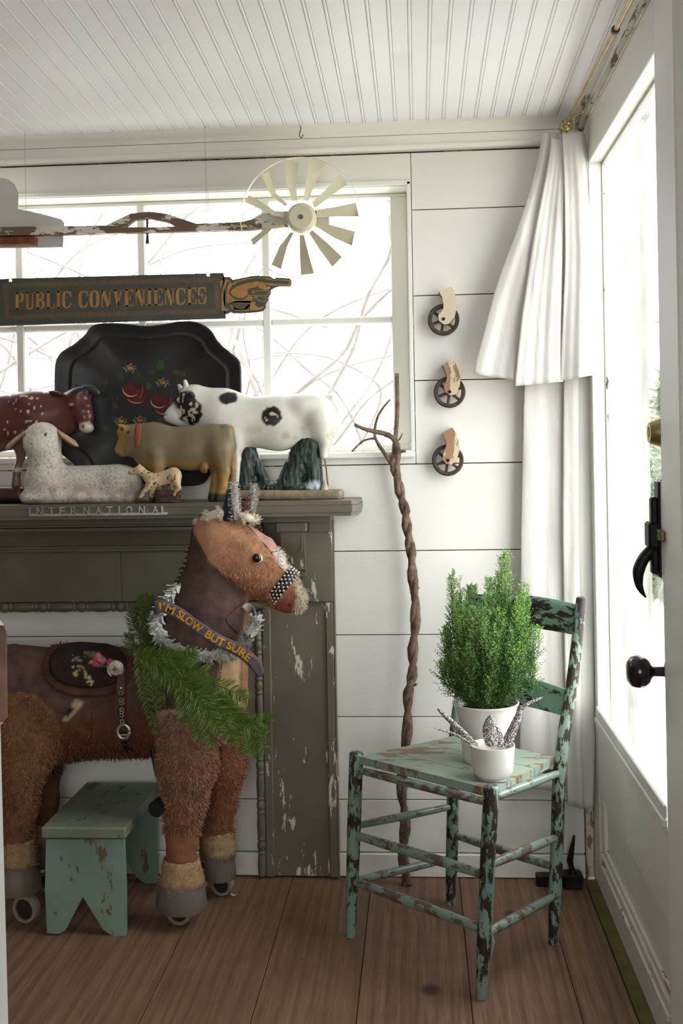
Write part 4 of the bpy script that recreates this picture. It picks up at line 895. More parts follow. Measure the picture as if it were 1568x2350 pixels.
def calfcol(V):
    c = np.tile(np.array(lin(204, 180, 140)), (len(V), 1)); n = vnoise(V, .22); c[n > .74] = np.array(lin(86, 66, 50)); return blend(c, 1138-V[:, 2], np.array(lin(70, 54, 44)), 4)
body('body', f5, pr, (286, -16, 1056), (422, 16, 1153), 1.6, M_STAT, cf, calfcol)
M_TWIG = plain('dark_bark_sticks', lin(88, 66, 54), .85, var=.35, scale=60, bump=.4)
for r in range(5):
    for c in range(2):
        y = 1147-r*5.6; d = -5+c*10; x0, x1 = 356+rnd.uniform(-3, 3), 414+rnd.uniform(-4, 3)
        mk('stick', bez([(x0, d, y+rnd.uniform(-.8, .8)), ((x0+x1)/2, d+rnd.uniform(-1, 1), y+rnd.uniform(-1, 1)), (x1, d, y+rnd.uniform(-.8, .8))], [3.2, 3.6, 3.0], 7, 6, f5), M_TWIG, cf, smooth=True)
# ------------------------------------------------------------------ ride-on plush horse
HY0 = -.235
hf = Frame(960, 1030, HY0)                 # so that scaling about the frame origin is scaling about the vanishing point
S_ = hf.s
def near(x, y, d):                         # picture position of something d px in front of / behind the horse's middle plane -> frame units
    k = (3+HY0+d*S_)/(3+HY0); return (960+(x-960)*k, d, 1030+(y-1030)*k)
def img(V):
    k = (3+HY0+V[:, 1]*S_)/(3+HY0); return 960+(V[:, 0]-960)/k, 1030+(V[:, 2]-1030)/k
def nch(pts, d, ky=.9, k=14): return chain([(*near(x, y, d), r*(3+HY0+d*S_)/(3+HY0)) for x, y, r in pts], ky, k)
ND, FD = -76, 88
hp_ = [seg((-150, 0, 1632), 128, (120, 0, 1628), 126, .78, 20), seg((120, 0, 1628), 126, (430, 0, 1618), 122, .78, 20), seg((-160, 0, 1600), 105, (10, 0, 1600), 100, .8, 30)]
hp_ += [seg((424, 0, 1540), 124, (468, 0, 1420), 92, .72, 30), seg((468, 0, 1420), 92, (494, 0, 1300), 70, .68, 24), seg((480, 0, 1600), 78, (506, 0, 1500), 56, .9, 26)]
hp_ += [seg((508, 0, 1262), 80, (575, 0, 1296), 66, .62, 16), seg((575, 0, 1296), 64, (640, 0, 1352), 44, .66, 14), seg((640, 0, 1352), 43, (672, 0, 1378), 29, .8, 10), ('ell', (556, 0, 1310), (62, 48, 56), .4, 18), seg((600, 0, 1345), 34, (655, 0, 1392), 17, .8, 12), ('ell', (478, 0, 1222), (42, 36, 40), 0, 20)]
hp_ += nch([(421, 1690, 62), (420, 1765, 64), (413, 1850, 46), (408, 1935, 36), (406, 2010, 37)], ND)
hp_ += nch([(500, 1690, 54), (503, 1770, 50), (494, 1850, 38), (488, 1925, 34), (490, 1985, 36)], FD)
hp_ += [('ell', near(22, 1718, ND+8), (82, 50, 104), 0, 14)]+nch([(14, 1790, 60), (8, 1880, 44), (6, 1950, 34), (18, 2010, 34)], ND)+nch([(62, 1760, 58), (66, 1850, 44), (72, 1935, 34), (84, 1960, 36)], FD)
hp_ += [('ell', (0, 0, 1600), (60, 60, 60), 0, 20)]
LO, HI = (-330, -152, 1150), (716, 152, 2076)
BASEP = hp_[:-1]
def hdisp(P): return (vnoise(P, .05)-.5)*4+(vnoise(P, .14)-.5)*2.5*np.clip((P[:, 2]-1640)/60, 0, 1)
def hsdf(P): return sdf_eval(P, BASEP)+hdisp(P)
def drape(x, y, out=2.0, dmin=-150):        # depth of the near surface behind picture position x, y (iterating the perspective)
    ds = np.arange(dmin, 40, 2.0); P = np.array([near(x, y, d) for d in ds]); v = hsdf(P); k = np.argmax(v < 0) if (v < 0).any() else -1
    return (ds[k]-out) if k >= 0 else None
hr = empty('ride_on_horse', hf.p(*near(230, 2100, 0)), 'large brown patchwork plush horse on wheels in front of the mantelpiece', 'toy horse'); hr.location.z = 0
HV, HQ = surfnet(hsdf, LO, HI, 5.0)
X_, Y_ = img(HV)
C_ = lambda *a: np.array(lin(*a))
hc = np.tile(C_(88, 66, 56), (len(HV), 1)); nz = (vnoise(HV, .06)-.5)*14
hc = blend(hc, 1660-Y_+nz*2, C_(104, 66, 46), 50)                                    # shaggy belly
hc = blend(hc, inpoly(X_, Y_, [(300, 1500), (390, 1360), (440, 1215), (560, 1300), (570, 1360), (560, 1470), (470, 1560), (330, 1560)])+nz*.5, C_(90, 70, 62), 20)
hc = blend(hc, inpoly(X_, Y_, [(558, 1300), (600, 1300), (600, 1640), (545, 1640), (552, 1480), (556, 1400)]), C_(144, 104, 74), 8)
hc = blend(hc, inpoly(X_, Y_, [(500, 1515), (545, 1515), (545, 1625), (490, 1600)])+nz*.3, C_(176, 146, 106), 8)
headp = inpoly(X_, Y_, [(436, 1232), (452, 1258), (470, 1290), (498, 1318), (532, 1340), (560, 1366), (600, 1392), (660, 1430), (740, 1430), (740, 1150), (430, 1150)])
hc = blend(hc, inpoly(X_, Y_, [(436, 1232), (452, 1258), (470, 1290), (498, 1318), (532, 1340), (560, 1366), (600, 1392), (660, 1430), (740, 1430), (740, 1150), (430, 1150)]), C_(172, 126, 94), 4)
hc = blend(hc, 1345-Y_+(X_-560)*.35+nz*2+np.where(headp > 0, 999, 0), C_(146, 98, 64), 40)
hc = blend(hc, np.hypot(X_-490, Y_-1215)-38+nz, C_(184, 136, 106), 30)
brow = [(560, 1180), (560, 1206), (588, 1236), (618, 1270), (648, 1264), (672, 1240), (620, 1170)]
hc = blend(hc, inpoly(X_, Y_, brow), C_(184, 144, 124), 4)
hc = blend(hc, inpoly(X_, Y_, [(622, 1266), (632, 1292), (654, 1318), (690, 1318), (690, 1258), (650, 1256)]), C_(206, 198, 186), 4)
hc = blend(hc, inpoly(X_, Y_, [(676, 1318), (672, 1345), (677, 1372), (668, 1404), (730, 1420), (730, 1300)]), C_(182, 170, 148), 5)
hc = blend(hc, inpoly(X_, Y_, [(640, 1372), (668, 1340), (676, 1372), (668, 1404), (640, 1412), (622, 1398)])+nz*.2, C_(140, 82, 64), 5)
hc = blend(hc, np.hypot(X_-662, (Y_-1392)*2)-7, C_(110, 36, 34), 5)
lg = np.minimum(np.hypot((X_-420)/.75, (Y_-1800)/2.0)-95+np.where(HV[:, 1] > -20, 99, 0), 0)
nl = (HV[:, 1] < -30) & (Y_ > 1640) & (X_ > 345) & (X_ < 520); hc[nl] = C_(146, 106, 86); 
t = np.clip((1720-Y_)/70, 0, 1)*nl; hc = hc*(1-t[:, None])+C_(166, 126, 112)*t[:, None]
t = np.clip((Y_-1880)/40, 0, 1)*((X_ > 340) & (Y_ > 1760)); hc = hc*(1-t[:, None])+C_(146, 98, 72)*t[:, None]
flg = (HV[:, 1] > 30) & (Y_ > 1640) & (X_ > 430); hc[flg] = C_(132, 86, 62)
th = (np.hypot((X_-22)/1.0, (Y_-1718)/1.2) < 96) & (HV[:, 1] < -20); hc[th] = C_(128, 90, 62)
hl = (X_ < 110) & (Y_ > 1790); hc[hl] = C_(120, 84, 60)
hc = blend(hc, inpoly(X_, Y_, [(152, 1618), (174, 1622), (166, 1636), (132, 1672), (122, 1668)]), C_(176, 154, 118), 4); hc = blend(hc, inpoly(X_, Y_, [(140, 1634), (152, 1640), (134, 1660), (126, 1654)]), C_(40, 38, 34), 4)
HW = hf(HV)
M_HIDE = vcol('patchwork_plush_hide', .85, .3, 26, .5, 70, .15, stretch=(1, 1, 1), dist=.003)
hb = mk('body', (HW, HQ), M_HIDE, hr, smooth=True, cols=hc, fixn=True)
HN = vert_normals(HW, HQ)
if ((HN*(HW-HW.mean(0))).sum() < 0): HN = -HN
M_FUR = vcol('short_mohair', .8, .25, 40, 0, 60, .2)
def addfur(name, mask, n, ln, wd, comb=(0, 0, -1), lift=.5, seed=1):
    ix = np.where(mask)[0]; VV, Fq, cc = fur(HW, HN, ix, n, ln, wd, comb, lift, seed, hc*1.3, .003); mk(name, (VV, Fq), M_FUR, hb, cols=cc, fixn=False, kind='stuff')
addfur('leg_fur', nl & (Y_ < 1930), 11000, .011, .0022, (.2, 0, -.5), 1.0, 3)
addfur('leg_fur', flg & (Y_ < 1940), 5000, .011, .0022, (.3, 0, -.5), 1.0, 4)
addfur('thigh_fur', (th | hl) & (HV[:, 1] < 0), 7000, .010, .0022, (.3, 0, -.5), .9, 5)
addfur('belly_fur', (Y_ > 1690) & (Y_ < 1790) & (X_ > 90) & (X_ < 400) & ~nl, 6000, .011, .0022, (.1, 0, -.9), .6, 6)
addfur('cheek_fur', (Y_+nz*5 > 1290) & (Y_ < 1400) & (X_ > 480) & (X_+nz*4 < 632) & (headp < -2), 3000, .009, .0015, (.2, 0, -.8), .32, 7)
addfur('cheek_fur', (Y_+nz*6 > 1210) & (Y_ < 1300) & (X_ > 470) & (X_+nz*4 < 600) & (headp < -4), 1200, .006, .0012, (.1, 0, -.8), .2, 17)
addfur('nose_fur', (X_ > 668) & (Y_ > 1310), 1500, .008, .0014, (.1, 0, -.8), .8, 8)
addfur('nose_fur', (X_ > 630) & (Y_ > 1255) & (Y_ < 1320), 900, .007, .0014, (.3, 0, -.8), .8, 9)

def hpt(x, y, d): return hf.p(*near(x, y, d))
def on(x, y, out=2.0):
    d = drape(x, y, out); return hpt(x, y, d if d is not None else 0)
def dline(pts, out, n):                     # polyline laid over the near surface
    q = spline(pts, n); ds = [drape(p[0], p[1], out) for p in q]; good = [d for d in ds if d is not None]
    for i in range(len(ds)):
        if ds[i] is None: ds[i] = ds[i-1] if i and ds[i-1] is not None else good[0]
    return [(p[0], p[1], d) for p, d in zip(q, ds)]
# stitched seams
M_THREAD = plain('dark_thread', lin(40, 28, 24), .9)
for pts in ([(438, 1232), (452, 1258), (470, 1290), (498, 1318), (532, 1340), (558, 1364)], [(562, 1208), (590, 1238), (618, 1270), (630, 1294), (652, 1318)], [(618, 1270), (636, 1266), (648, 1258)], [(430, 1400), (420, 1420), (440, 1440), (470, 1470)], [(560, 1380), (530, 1405), (512, 1428), (540, 1460)], [(192, 1616), (192, 1680), (190, 1720)], [(505, 1515), (498, 1560), (492, 1600)]):
    mk('seam', MB().tube([hpt(*p) for p in dline(pts, .6, 24)], .0011, 5), M_THREAD, hb)
# eye
ed = drape(586, 1285, 0); ec = hpt(586, 1285, ed)
ey = mk('eye', MB().lathe([(.0005, -.0045), (.006, -.004), (.0112, -.0015), (.0128, .002), (.0128, .012)], ec, (0, 1, 0), 20), plain('white_felt', lin(214, 208, 196), .7), hr, smooth=40)
mk('pupil', MB().sphere(ec+np.array([-.0012, -.004, .0022]), (.0115, .0075, .0115), 20, 12), plain('dark_glass_eye', lin(46, 22, 20), .06, 0, .2, 30, 0, .7), ey, smooth=True)
# ears
def leafsolid(pts, w_, thick, n=14):        # pts: (x, y, d) axis in picture units, w_: half-widths; flat cupped leaf
    A = [hpt(*p) for p in spline([(p[0], p[1], p[2]) for p in pts], n)]; W = [np.interp(i/(n-1), np.linspace(0, 1, len(w_)), w_)*S_ for i in range(n)]; return MB().tube(A, W, 12, flat=thick)
mk('ear', leafsolid([(522, 1196, -26), (520, 1170, -30), (523, 1135, -30), (527, 1112, -28)], [19, 17, 10, 3], .5), plain('dark_blue_leather', lin(40, 42, 52), .45, var=.2), hr, smooth=True)
mk('ear', leafsolid([(556, 1192, 18), (560, 1170, 16), (568, 1140, 14), (574, 1114, 12)], [16, 13, 8, 3], .5), plain('brown_plush_ear', lin(142, 94, 72), .85), hr, smooth=True)
M_WFUR = vcol('white_plush', .9, .2, 60, .4, 120, .1)
def fluffy(name, mb, col, n, ln, comb, seed, parent=hr):
    V = np.array(mb.v); Fc = [f for f in mb.f if len(f) == 4]; Q = np.array(Fc); N = vert_normals(V, Q); c = np.tile(np.array(lin(*col)), (len(V), 1))
    o = mk(name, mb, M_WFUR, parent, smooth=True, cols=c); ctr = V.mean(0)
    if ((V-ctr)*N).sum() < 0: N = -N
    VV, Fq, cc = fur(V, N, np.arange(len(V)), n, ln, .0016, comb, .8, seed, c, .003); mk('fur', (VV, Fq), M_FUR, o, cols=cc, fixn=False, kind='stuff'); return o
fluffy('ear_lining', leafsolid([(533, 1196, -32), (533, 1170, -34), (532, 1140, -34), (531, 1110, -30)], [8, 10, 9, 5], .5), (198, 192, 186), 700, .009, (.1, 0, -.3), 11)
fluffy('ear_lining', leafsolid([(572, 1172, 8), (575, 1150, 8), (578, 1130, 8), (577, 1114, 10)], [8, 10, 10, 6], .5), (176, 168, 160), 700, .009, (.1, 0, -.3), 12)
fluffy('forelock', MB().tube([hpt(446, 1202, -12), hpt(470, 1188, -22), hpt(498, 1180, -24), hpt(516, 1178, -16)], [.006, .014, .017, .012], 12, flat=.8), (214, 204, 184), 900, .010, (-.5, 0, .2), 13)
fluffy('forelock', MB().tube([hpt(536, 1180, -26), hpt(556, 1188, -32), hpt(574, 1194, -26), hpt(584, 1192, -8)], [.008, .016, .015, .008], 12, flat=.7), (222, 210, 188), 700, .007, (.5, 0, -.3), 14)
M_MANE = plain('dark_mane_tuft', lin(58, 38, 30), .9)
for i, (x, y) in enumerate(spline([(444, 1222), (430, 1262), (412, 1310), (396, 1352)], 13)):
    a = hpt(x+2, y, 0); mk('mane_tuft', MB().tube([a, a+np.array([-.006, -.002, .003]), a+np.array([-.010-.003*(i % 3), 0, .004*(i % 2)])], [.004, .003, .0008], 6), M_MANE, hr)
# rhinestone noseband
bc = np.array([646., 1349.]); bu = np.array([54., -73.])/90.8; bv = np.array([73., 54.])/90.8
def bandp(t, v, g=0):                       # t around the muzzle, v across the band (px)
    w_ = 45.5+g; h_ = 36+g; p = bc+bu*(w_*math.cos(t))+bv*(v-3+ (2 if math.cos(t) > 0 else 0)); return hf.p(p[0], h_*math.sin(t), p[1])
nb = mk('noseband', MB().grid(lambda u, v: bandp(2*PI*u, -13+26*v, 1.5 if 0 < v < 1 else 0), 40, 4, True), plain('black_strap', lin(24, 22, 22), .5), hr, smooth=True, solid=.002)
sm = MB()
for i in range(26):
    for r in range(4):
        t = 2*PI*(i+.5*(r % 2))/26; sm.sphere(bandp(t, -10.5+7*r, 3.2), .0032, 7, 5)
mk('rhinestones', sm, plain('clear_rhinestone', lin(216, 214, 206), .08, .55, .2, 200, 0, .8), nb, smooth=True, kind='stuff')
# cuffs, hooves and wheels
M_HOOF = plain('grey_rubber_hoof', lin(108, 98, 88), .6, var=.14, scale=20)
M_CUFF = vcol('tan_wool_cuff', .95, .3, 60, .5, 120)
M_TYRE = plain('cream_rubber_tyre', lin(158, 144, 120), .7); M_WD = plain('dark_wheel_disc', lin(46, 44, 44), .5)
def foot(xc, yc0, r0, yc1, r1, yh, rh, xw, yw, d):
    k = (3+HY0+d*S_)/(3+HY0); s = S_*k; up = lambda x, y, dd=0: hpt(x, y, d)+np.array([0, dd*s, 0])
    m_ = MB(); rr = np.random.RandomState(int(xc)); pts = []
    for q in range(5):
        t = q/4; pts.append((up(lerp(xc, xc+2, t), lerp(yc0, yc1, t)), lerp(r0, r1, t)*s))
    V = []
    for p, r in pts:
        for a in range(20): jz = rr.uniform(-.003, .003); V.append((p[0]+r*math.cos(a*PI/10), p[1]+r*.95*math.sin(a*PI/10), p[2]+jz))
    cu = (V, [(i*20+a, i*20+(a+1) % 20, (i+1)*20+(a+1) % 20, (i+1)*20+a) for i in range(4) for a in range(20)])
    c = np.tile(np.array(lin(168, 138, 102)), (len(V), 1)); o = mk('fetlock_cuff', cu, M_CUFF, hr, smooth=True, cols=c, solid=.004)
    VA = np.array(V); VV, Fq, cc = fur(VA, vert_normals(VA, np.array(cu[1]))*1.0, np.arange(len(V)), 900, .010, .0016, (0, 0, -.6), .8, int(xc), c, .004); mk('fur', (VV, Fq), M_FUR, o, cols=cc, fixn=False, kind='stuff')
    top = up(xc+1, yc1-14); bot = up(xc, yh); hgt = top[2]-bot[2]
    ax = np.array([(bot-top)[0], (bot-top)[1], -hgt]); 
    mk('hoof', MB().lathe([(r1*.80*s, 0), (r1*.98*s, .12*hgt), (rh*.96*s, .5*hgt), (rh*1.03*s, .85*hgt), (rh*1.0*s, .97*hgt), (rh*.9*s, hgt)], top, ax/np.linalg.norm(ax), 28), M_HOOF, hr, smooth=40)
    wc = hpt(xw, yw, d); R = .036 if d < 0 else .031; wc = np.array([wc[0], wc[1], R]); axw = np.array([-.28, -.96, 0])
    w_ = mk('wheel', MB().lathe([(R*.72, -.012), (R*.93, -.012), (R, -.006), (R, .006), (R*.93, .012), (R*.72, .012), (R*.72, -.012)], wc, axw, 32, cap=False), M_TYRE, hr, smooth=40)
    mk('wheel_disc', MB().lathe([(R*.2, -.009), (R*.74, -.007), (R*.74, .007), (R*.2, .009)], wc, axw, 24), M_WD, w_, smooth=40)
foot(406, 1985, 40, 2044, 53, 2100, 59, 402, 2086, ND)
foot(490, 1918, 36, 1974, 42, 2026, 44, 503, 2012, FD)
foot(14, 1950, 36, 2010, 40, 2070, 54, 34, 2064, ND)
foot(76, 1905, 40, 1950, 42, 2006, 44, 92, 1992, FD)
# saddle pad
def padsdf(cx, cy, rx, ry, infl, soft):
    def f(P):
        k = (3+HY0+P[:, 1]*S_)/(3+HY0); x = 960+(P[:, 0]-960)/k; y = 1030+(P[:, 2]-1030)/k
        e = (np.sqrt((np.abs(x-cx)/rx)**2.4+(np.abs(y-cy)/ry)**2.4)-1)*ry; b = hsdf(P)-infl
        h = np.clip(.5-.5*(b-e)/soft, 0, 1); d = b*(1-h)+e*h+soft*h*(1-h); return np.maximum(d, P[:, 1]-80)
    return f
V, Q = surfnet(padsdf(183, 1542, 108, 70, 5, 4), (60, -130, 1460), (310, 60, 1640), 4.5); c = np.tile(C_(86, 56, 44), (len(V), 1))
bw = hf(V); o = mk('saddle_blanket', (bw, Q), M_HIDE, hr, smooth=True, cols=c); N = vert_normals(bw, Q)
x, y = img(V); ix = np.where((np.hypot((x-183)/108, (y-1542)/70) > .82) & (V[:, 1] < 40))[0]; VV, Fq, cc = fur(bw, N, ix, 2500, .012, .002, (0, 0, -.5), .6, 31, c*np.array(1.15), .003); mk('fur', (VV, Fq), M_FUR, o, cols=cc, fixn=False, kind='stuff')
V, Q = surfnet(padsdf(183, 1536, 94, 55, 11, 6), (70, -140, 1455), (300, 60, 1610), 3.0); x, y = img(V); c = np.tile(C_(40, 27, 22), (len(V), 1))
rr = np.random.RandomState(5)
for n_, cx, cy, sx, sy, col, r in ((26, 205, 1527, 20, 12, (176, 70, 92), 5), (14, 212, 1520, 18, 10, (198, 120, 128), 4), (16, 170, 1552, 16, 14, (170, 152, 104), 3.5), (8, 190, 1572, 8, 9, (206, 192, 150), 4), (10, 150, 1524, 14, 10, (120, 122, 128), 3.5), (12, 190, 1512, 22, 6, (104, 108, 62), 4), (10, 230, 1540, 14, 10, (96, 92, 60), 3.5)):
    for _ in range(n_): c = blend(c, np.hypot(x-(cx+rr.normal(0, sx*.6)), y-(cy+rr.normal(0, sy*.6)))-r*rr.uniform(.4, 1), C_(*col), 3)
sd = mk('saddle_cushion', (hf(V), Q), vcol('needlepoint_wool', .95, .35, 120, .5, 160), o, smooth=True, cols=c, label='dark needlepoint cushion with pink roses')
# strap with studs, concho and buckle
def band(pts, wd, out, n, mat, name, parent=hr, th_=.002):
    L_ = dline(pts, out, n); V = []; Fc = []
    for i, (x, y, d) in enumerate(L_):
        a = L_[max(i-1, 0)]; b = L_[min(i+1, n-1)]; tx, ty = b[0]-a[0], b[1]-a[1]; q = math.hypot(tx, ty)+1e-9; nx_, ny_ = -ty/q*wd/2, tx/q*wd/2
        for sgn in (-1, 1): V.append(hpt(x+nx_*sgn, y+ny_*sgn, d))
    Fc = [(2*i, 2*i+1, 2*i+3, 2*i+2) for i in range(n-1)]; return mk(name, (V, Fc), mat, parent, solid=th_), L_
M_LEA = plain('brown_leather_strap', lin(86, 54, 34), .45, var=.3, scale=30); M_BLK = plain('black_leather_strap', lin(22, 21, 22), .4)
M_SIL = plain('silver_metal', lin(188, 184, 176), .28, .9, .2, 60)
stp, L_ = band([(266, 1504), (264, 1540), (262, 1600), (264, 1660), (268, 1692)], 19, 14, 20, M_LEA, 'girth_strap')
stp2, _ = band([(267, 1692), (276, 1720), (292, 1752)], 20, 4, 10, M_BLK, 'girth_strap')
mk('strap_facing', (lambda m_: m_)(MB().grid(lambda u, v: hpt(263+(u-.5)*11+3*(v-.5), lerp(1600, 1672, v), drape(263, lerp(1600, 1672, v), 18) or -110), 2, 12)), M_BLK, stp, solid=.001)
for i, y in enumerate((1590, 1602, 1618, 1626, 1640, 1647, 1654, 1668)):
    p = on(262+(y-1590)*.03, y, 20); mm = MB()
    if i == 0: mm.sphere(p, .0038, 10, 6)
    else:
        for a in range(5): t = a*2*PI/5; mm.sphere(p+np.array([.0042*math.cos(t), 0, .0042*math.sin(t)]), .0022, 6, 4)
    mk('stud', mm, M_SIL, stp, smooth=True)
p = on(249, 1545, 22)
cn = mk('concho', MB().lathe([(.0005, -.005), (.012, -.0045), (.018, -.003), (.021, .001), (.0215, .004)], p, (.1, 1, .1), 24), plain('mother_of_pearl', lin(206, 198, 182), .3, .1, .25, 80), hr, smooth=40)
mk('concho_rim', MB().tube([p+np.array([.0205*math.cos(t), -.001, .0205*math.sin(t)]) for t in [2*PI*i/28 for i in range(29)]], .0022, 6), M_SIL, cn, smooth=True)
mk('concho_star', MB().prism([(.0085*math.cos(PI/2+i*PI/4)*(1 if i % 2 == 0 else .45), .0085*math.sin(PI/2+i*PI/4)*(1 if i % 2 == 0 else .45)) for i in range(8)], p+np.array([0, -.0055, 0]), (1, 0, 0), (0, 0, 1), (0, -1, 0), 0, .001), plain('tarnished_silver', lin(120, 112, 98), .4, .8), cn)
p = on(268, 1692, 20); mk('buckle', MB().tube([p+np.array([.015*math.cos(t), 0, .017*math.sin(t)]) for t in [2*PI*i/28 for i in range(29)]], .0042, 8, flat=.6).box(p+np.array([-.014, -.001, -.010]), p+np.array([.014, .002, -.006])), M_SIL, hr, smooth=True)
# foot peg
mk('peg_tube', MB().tube([hpt(338, 1730, -60), hpt(352, 1795, -80)], .0085, 14), M_BLK, hr, smooth=50)
mk('peg_rod', MB().tube([hpt(352, 1793, -80), hpt(368, 1850, -84)], .0068, 14), M_CHROME, hr, smooth=50)
mk('foot_peg', MB().tube([hpt(372, 1848, -60), hpt(345, 1872, -112)], .0205, 20), plain('black_rubber', lin(34, 31, 30), .6), hr, smooth=50)

# ------------------------------------------------------------------ wreath of silvery leaves around the neck
wp = [(402, 1346), (375, 1382), (352, 1420), (350, 1452), (372, 1482), (415, 1502), (462, 1514), (510, 1508), (548, 1488), (572, 1456), (582, 1424), (576, 1398)]
wl = []
for p in spline(wp, 44):
    d = drape(p[0], p[1], 13); wl.append([p[0], p[1], d])
for i in range(len(wl)):
    if wl[i][2] is None: wl[i][2] = np.interp(i, [0, 4, 34, 43], [-30, -74, -70, -26])
sm_ = [np.mean([wl[j][2] for j in range(max(0, i-3), min(len(wl), i+4))]) for i in range(len(wl))]
nearp = [hpt(x, y, min(d-4, w0[2])) for (x, y, _), d, w0 in zip(wl, sm_, wl)]
farp = [hpt(x, y, d) for x, y, d in spline([(576, 1394, 30), (545, 1420, 85), (480, 1420, 105), (425, 1370, 75), (402, 1342, 20)], 16)]
wr = empty('leaf_wreath', nearp[22], 'silvery white leaf wreath hung around the toy horse neck', 'wreath')
loop = nearp+farp[1:-1]
mk('wire_ring', MB().tube(loop+[loop[0]], .004, 6), plain('grey_wire', lin(110, 108, 100), .6), wr, smooth=True)
lm = MB().grid(lambda u, v: np.array([.0072*math.sin(PI*min(1, .06+v*.96))**.6*(u-.5)*2, .0022*((u-.5)*2)**2-.0015+.003*math.sin(PI*v), .020*v]), 5, 6)
M_LEAF = plain('silver_white_leaf', lin(202, 202, 192), .4, .15, .25, 60)
lf0 = None; r2 = np.random.RandomState(3)
for i in range(280):
    t = i/280*(len(nearp)-1) if i < 250 else (len(nearp)-1)+(i-250)/30*(len(loop)-len(nearp))
    k = int(t) % len(loop); a = np.array(loop[k]); b = np.array(loop[(k+1) % len(loop)]); tan = b-a; tan /= np.linalg.norm(tan)+1e-9
    p = a+(b-a)*(t-int(t)); side = np.cross(tan, (0, 1, 0)); side /= np.linalg.norm(side)+1e-9; ang = r2.uniform(0, 2*PI)
    rad = side*math.cos(ang)+np.array([0, -1, 0])*abs(math.sin(ang)); rad /= np.linalg.norm(rad)
    dr = tan*.85+rad*.6+r2.normal(0, .12, 3); dr /= np.linalg.norm(dr); nn = rad-dr*(rad@dr); nn /= np.linalg.norm(nn); xx = np.cross(-nn, dr)
    mw = Matrix(((xx[0], -nn[0], dr[0], 0), (xx[1], -nn[1], dr[1], 0), (xx[2], -nn[2], dr[2], 0), (0, 0, 0, 1)))
    pos = p+rad*.008-np.array(wr.location); M4 = Matrix.Translation(Vector(pos)) @ mw @ Matrix.Scale(r2.uniform(.95, 1.45), 4)
    if lf0 is None:
        lf0 = mk('leaf', (np.array(lm.v)+np.array(wr.location), lm.f), M_LEAF, wr, smooth=True, fixn=False); lf0.matrix_basis = M4
    else: inst(lf0, wr, mw=M4)

# ------------------------------------------------------------------ ribbon reading I'M SLOW BUT SURE
rp = spline([(344, 1400), (362, 1397), (400, 1414), (440, 1442), (490, 1474), (535, 1494), (566, 1515), (586, 1538), (594, 1558)], 60)
cum = np.concatenate([[0], np.cumsum([math.hypot(rp[i+1][0]-rp[i][0], rp[i+1][1]-rp[i][1]) for i in range(59)])])
rd = []
for p in rp:
    d = drape(p[0], p[1], 40); rd.append(d)
fill = [d for d in rd if d is not None]
rd = np.array([d if d is not None else np.nan for d in rd]); okm = ~np.isnan(rd); rd = np.interp(np.arange(60), np.where(okm)[0], rd[okm])
rd = np.array([np.mean(rd[max(0, i-8):i+9]) for i in range(60)]); rd = np.minimum(rd, np.interp(np.arange(60), [0, 14, 30, 59], [-108, -108, -96, -90]))
def rib(s, v, out=0):                       # s px along, v px across (+ = down)
    i = np.interp(s, cum, np.arange(60)); k = min(int(i), 58); t = i-k; a, b = rp[k], rp[k+1]; p = a+(b-a)*t; tx, ty = (b-a)/math.hypot(*(b-a)); return hpt(p[0]-ty*v, p[1]+tx*v, lerp(rd[k], rd[k+1], t)-out)
rb = empty('slogan_ribbon', rib(cum[-1]*.5, 0), "purple grey felt ribbon lettered in yellow across the toy horse neck", 'ribbon')
def hw(s): e = cum[-1]; return 14.5 if s < e-38 else max(1.5, 14.5*math.sqrt(max(0, 1-((s-(e-38))/38.5)**2)))
mk('band', MB().grid(lambda u, v: rib(u*cum[-1], (v-.5)*2*hw(u*cum[-1])), 70, 5), plain('purple_grey_felt', lin(104, 90, 98), .95, var=.15, scale=60, bump=.4), rb, smooth=True, solid=.003)
mk('bow_end', MB().tube([rib(4, 2, -6), rib(-2, 14, -10), hpt(334, 1420, -60)], [.010, .007, .003], 8, flat=.3), plain('purple_felt', lin(84, 72, 92), .95), rb, smooth=True)
tv = []; tf = []
for wd_, x0, x1 in (("I'", 353, 366), ('M', 370, 390), ('SLOW', 398, 455), ('BUT', 465, 508), ('SURE', 514, 569)):
    s0 = np.interp(x0, [p[0] for p in rp], cum); s1 = np.interp(x1, [p[0] for p in rp], cum); V, Fc = text_mesh(wd_, .03, 1, 4)
    xa, xb = min(v[0] for v in V), max(v[0] for v in V); ya, yb = min(v[1] for v in V), max(v[1] for v in V); o0 = len(tv)
    for vx, vy in V: tv.append(rib(lerp(s0, s1, (vx-xa)/(xb-xa)), 9.5-19*(vy-ya)/(yb-ya), 2.6))
    tf += [tuple(i+o0 for i in f) for f in Fc]
mk('lettering', (tv, tf), plain('yellow_flock', lin(214, 158, 44), .9, var=.12, scale=90), rb, fixn=False, label="yellow letters reading I'M SLOW BUT SURE")

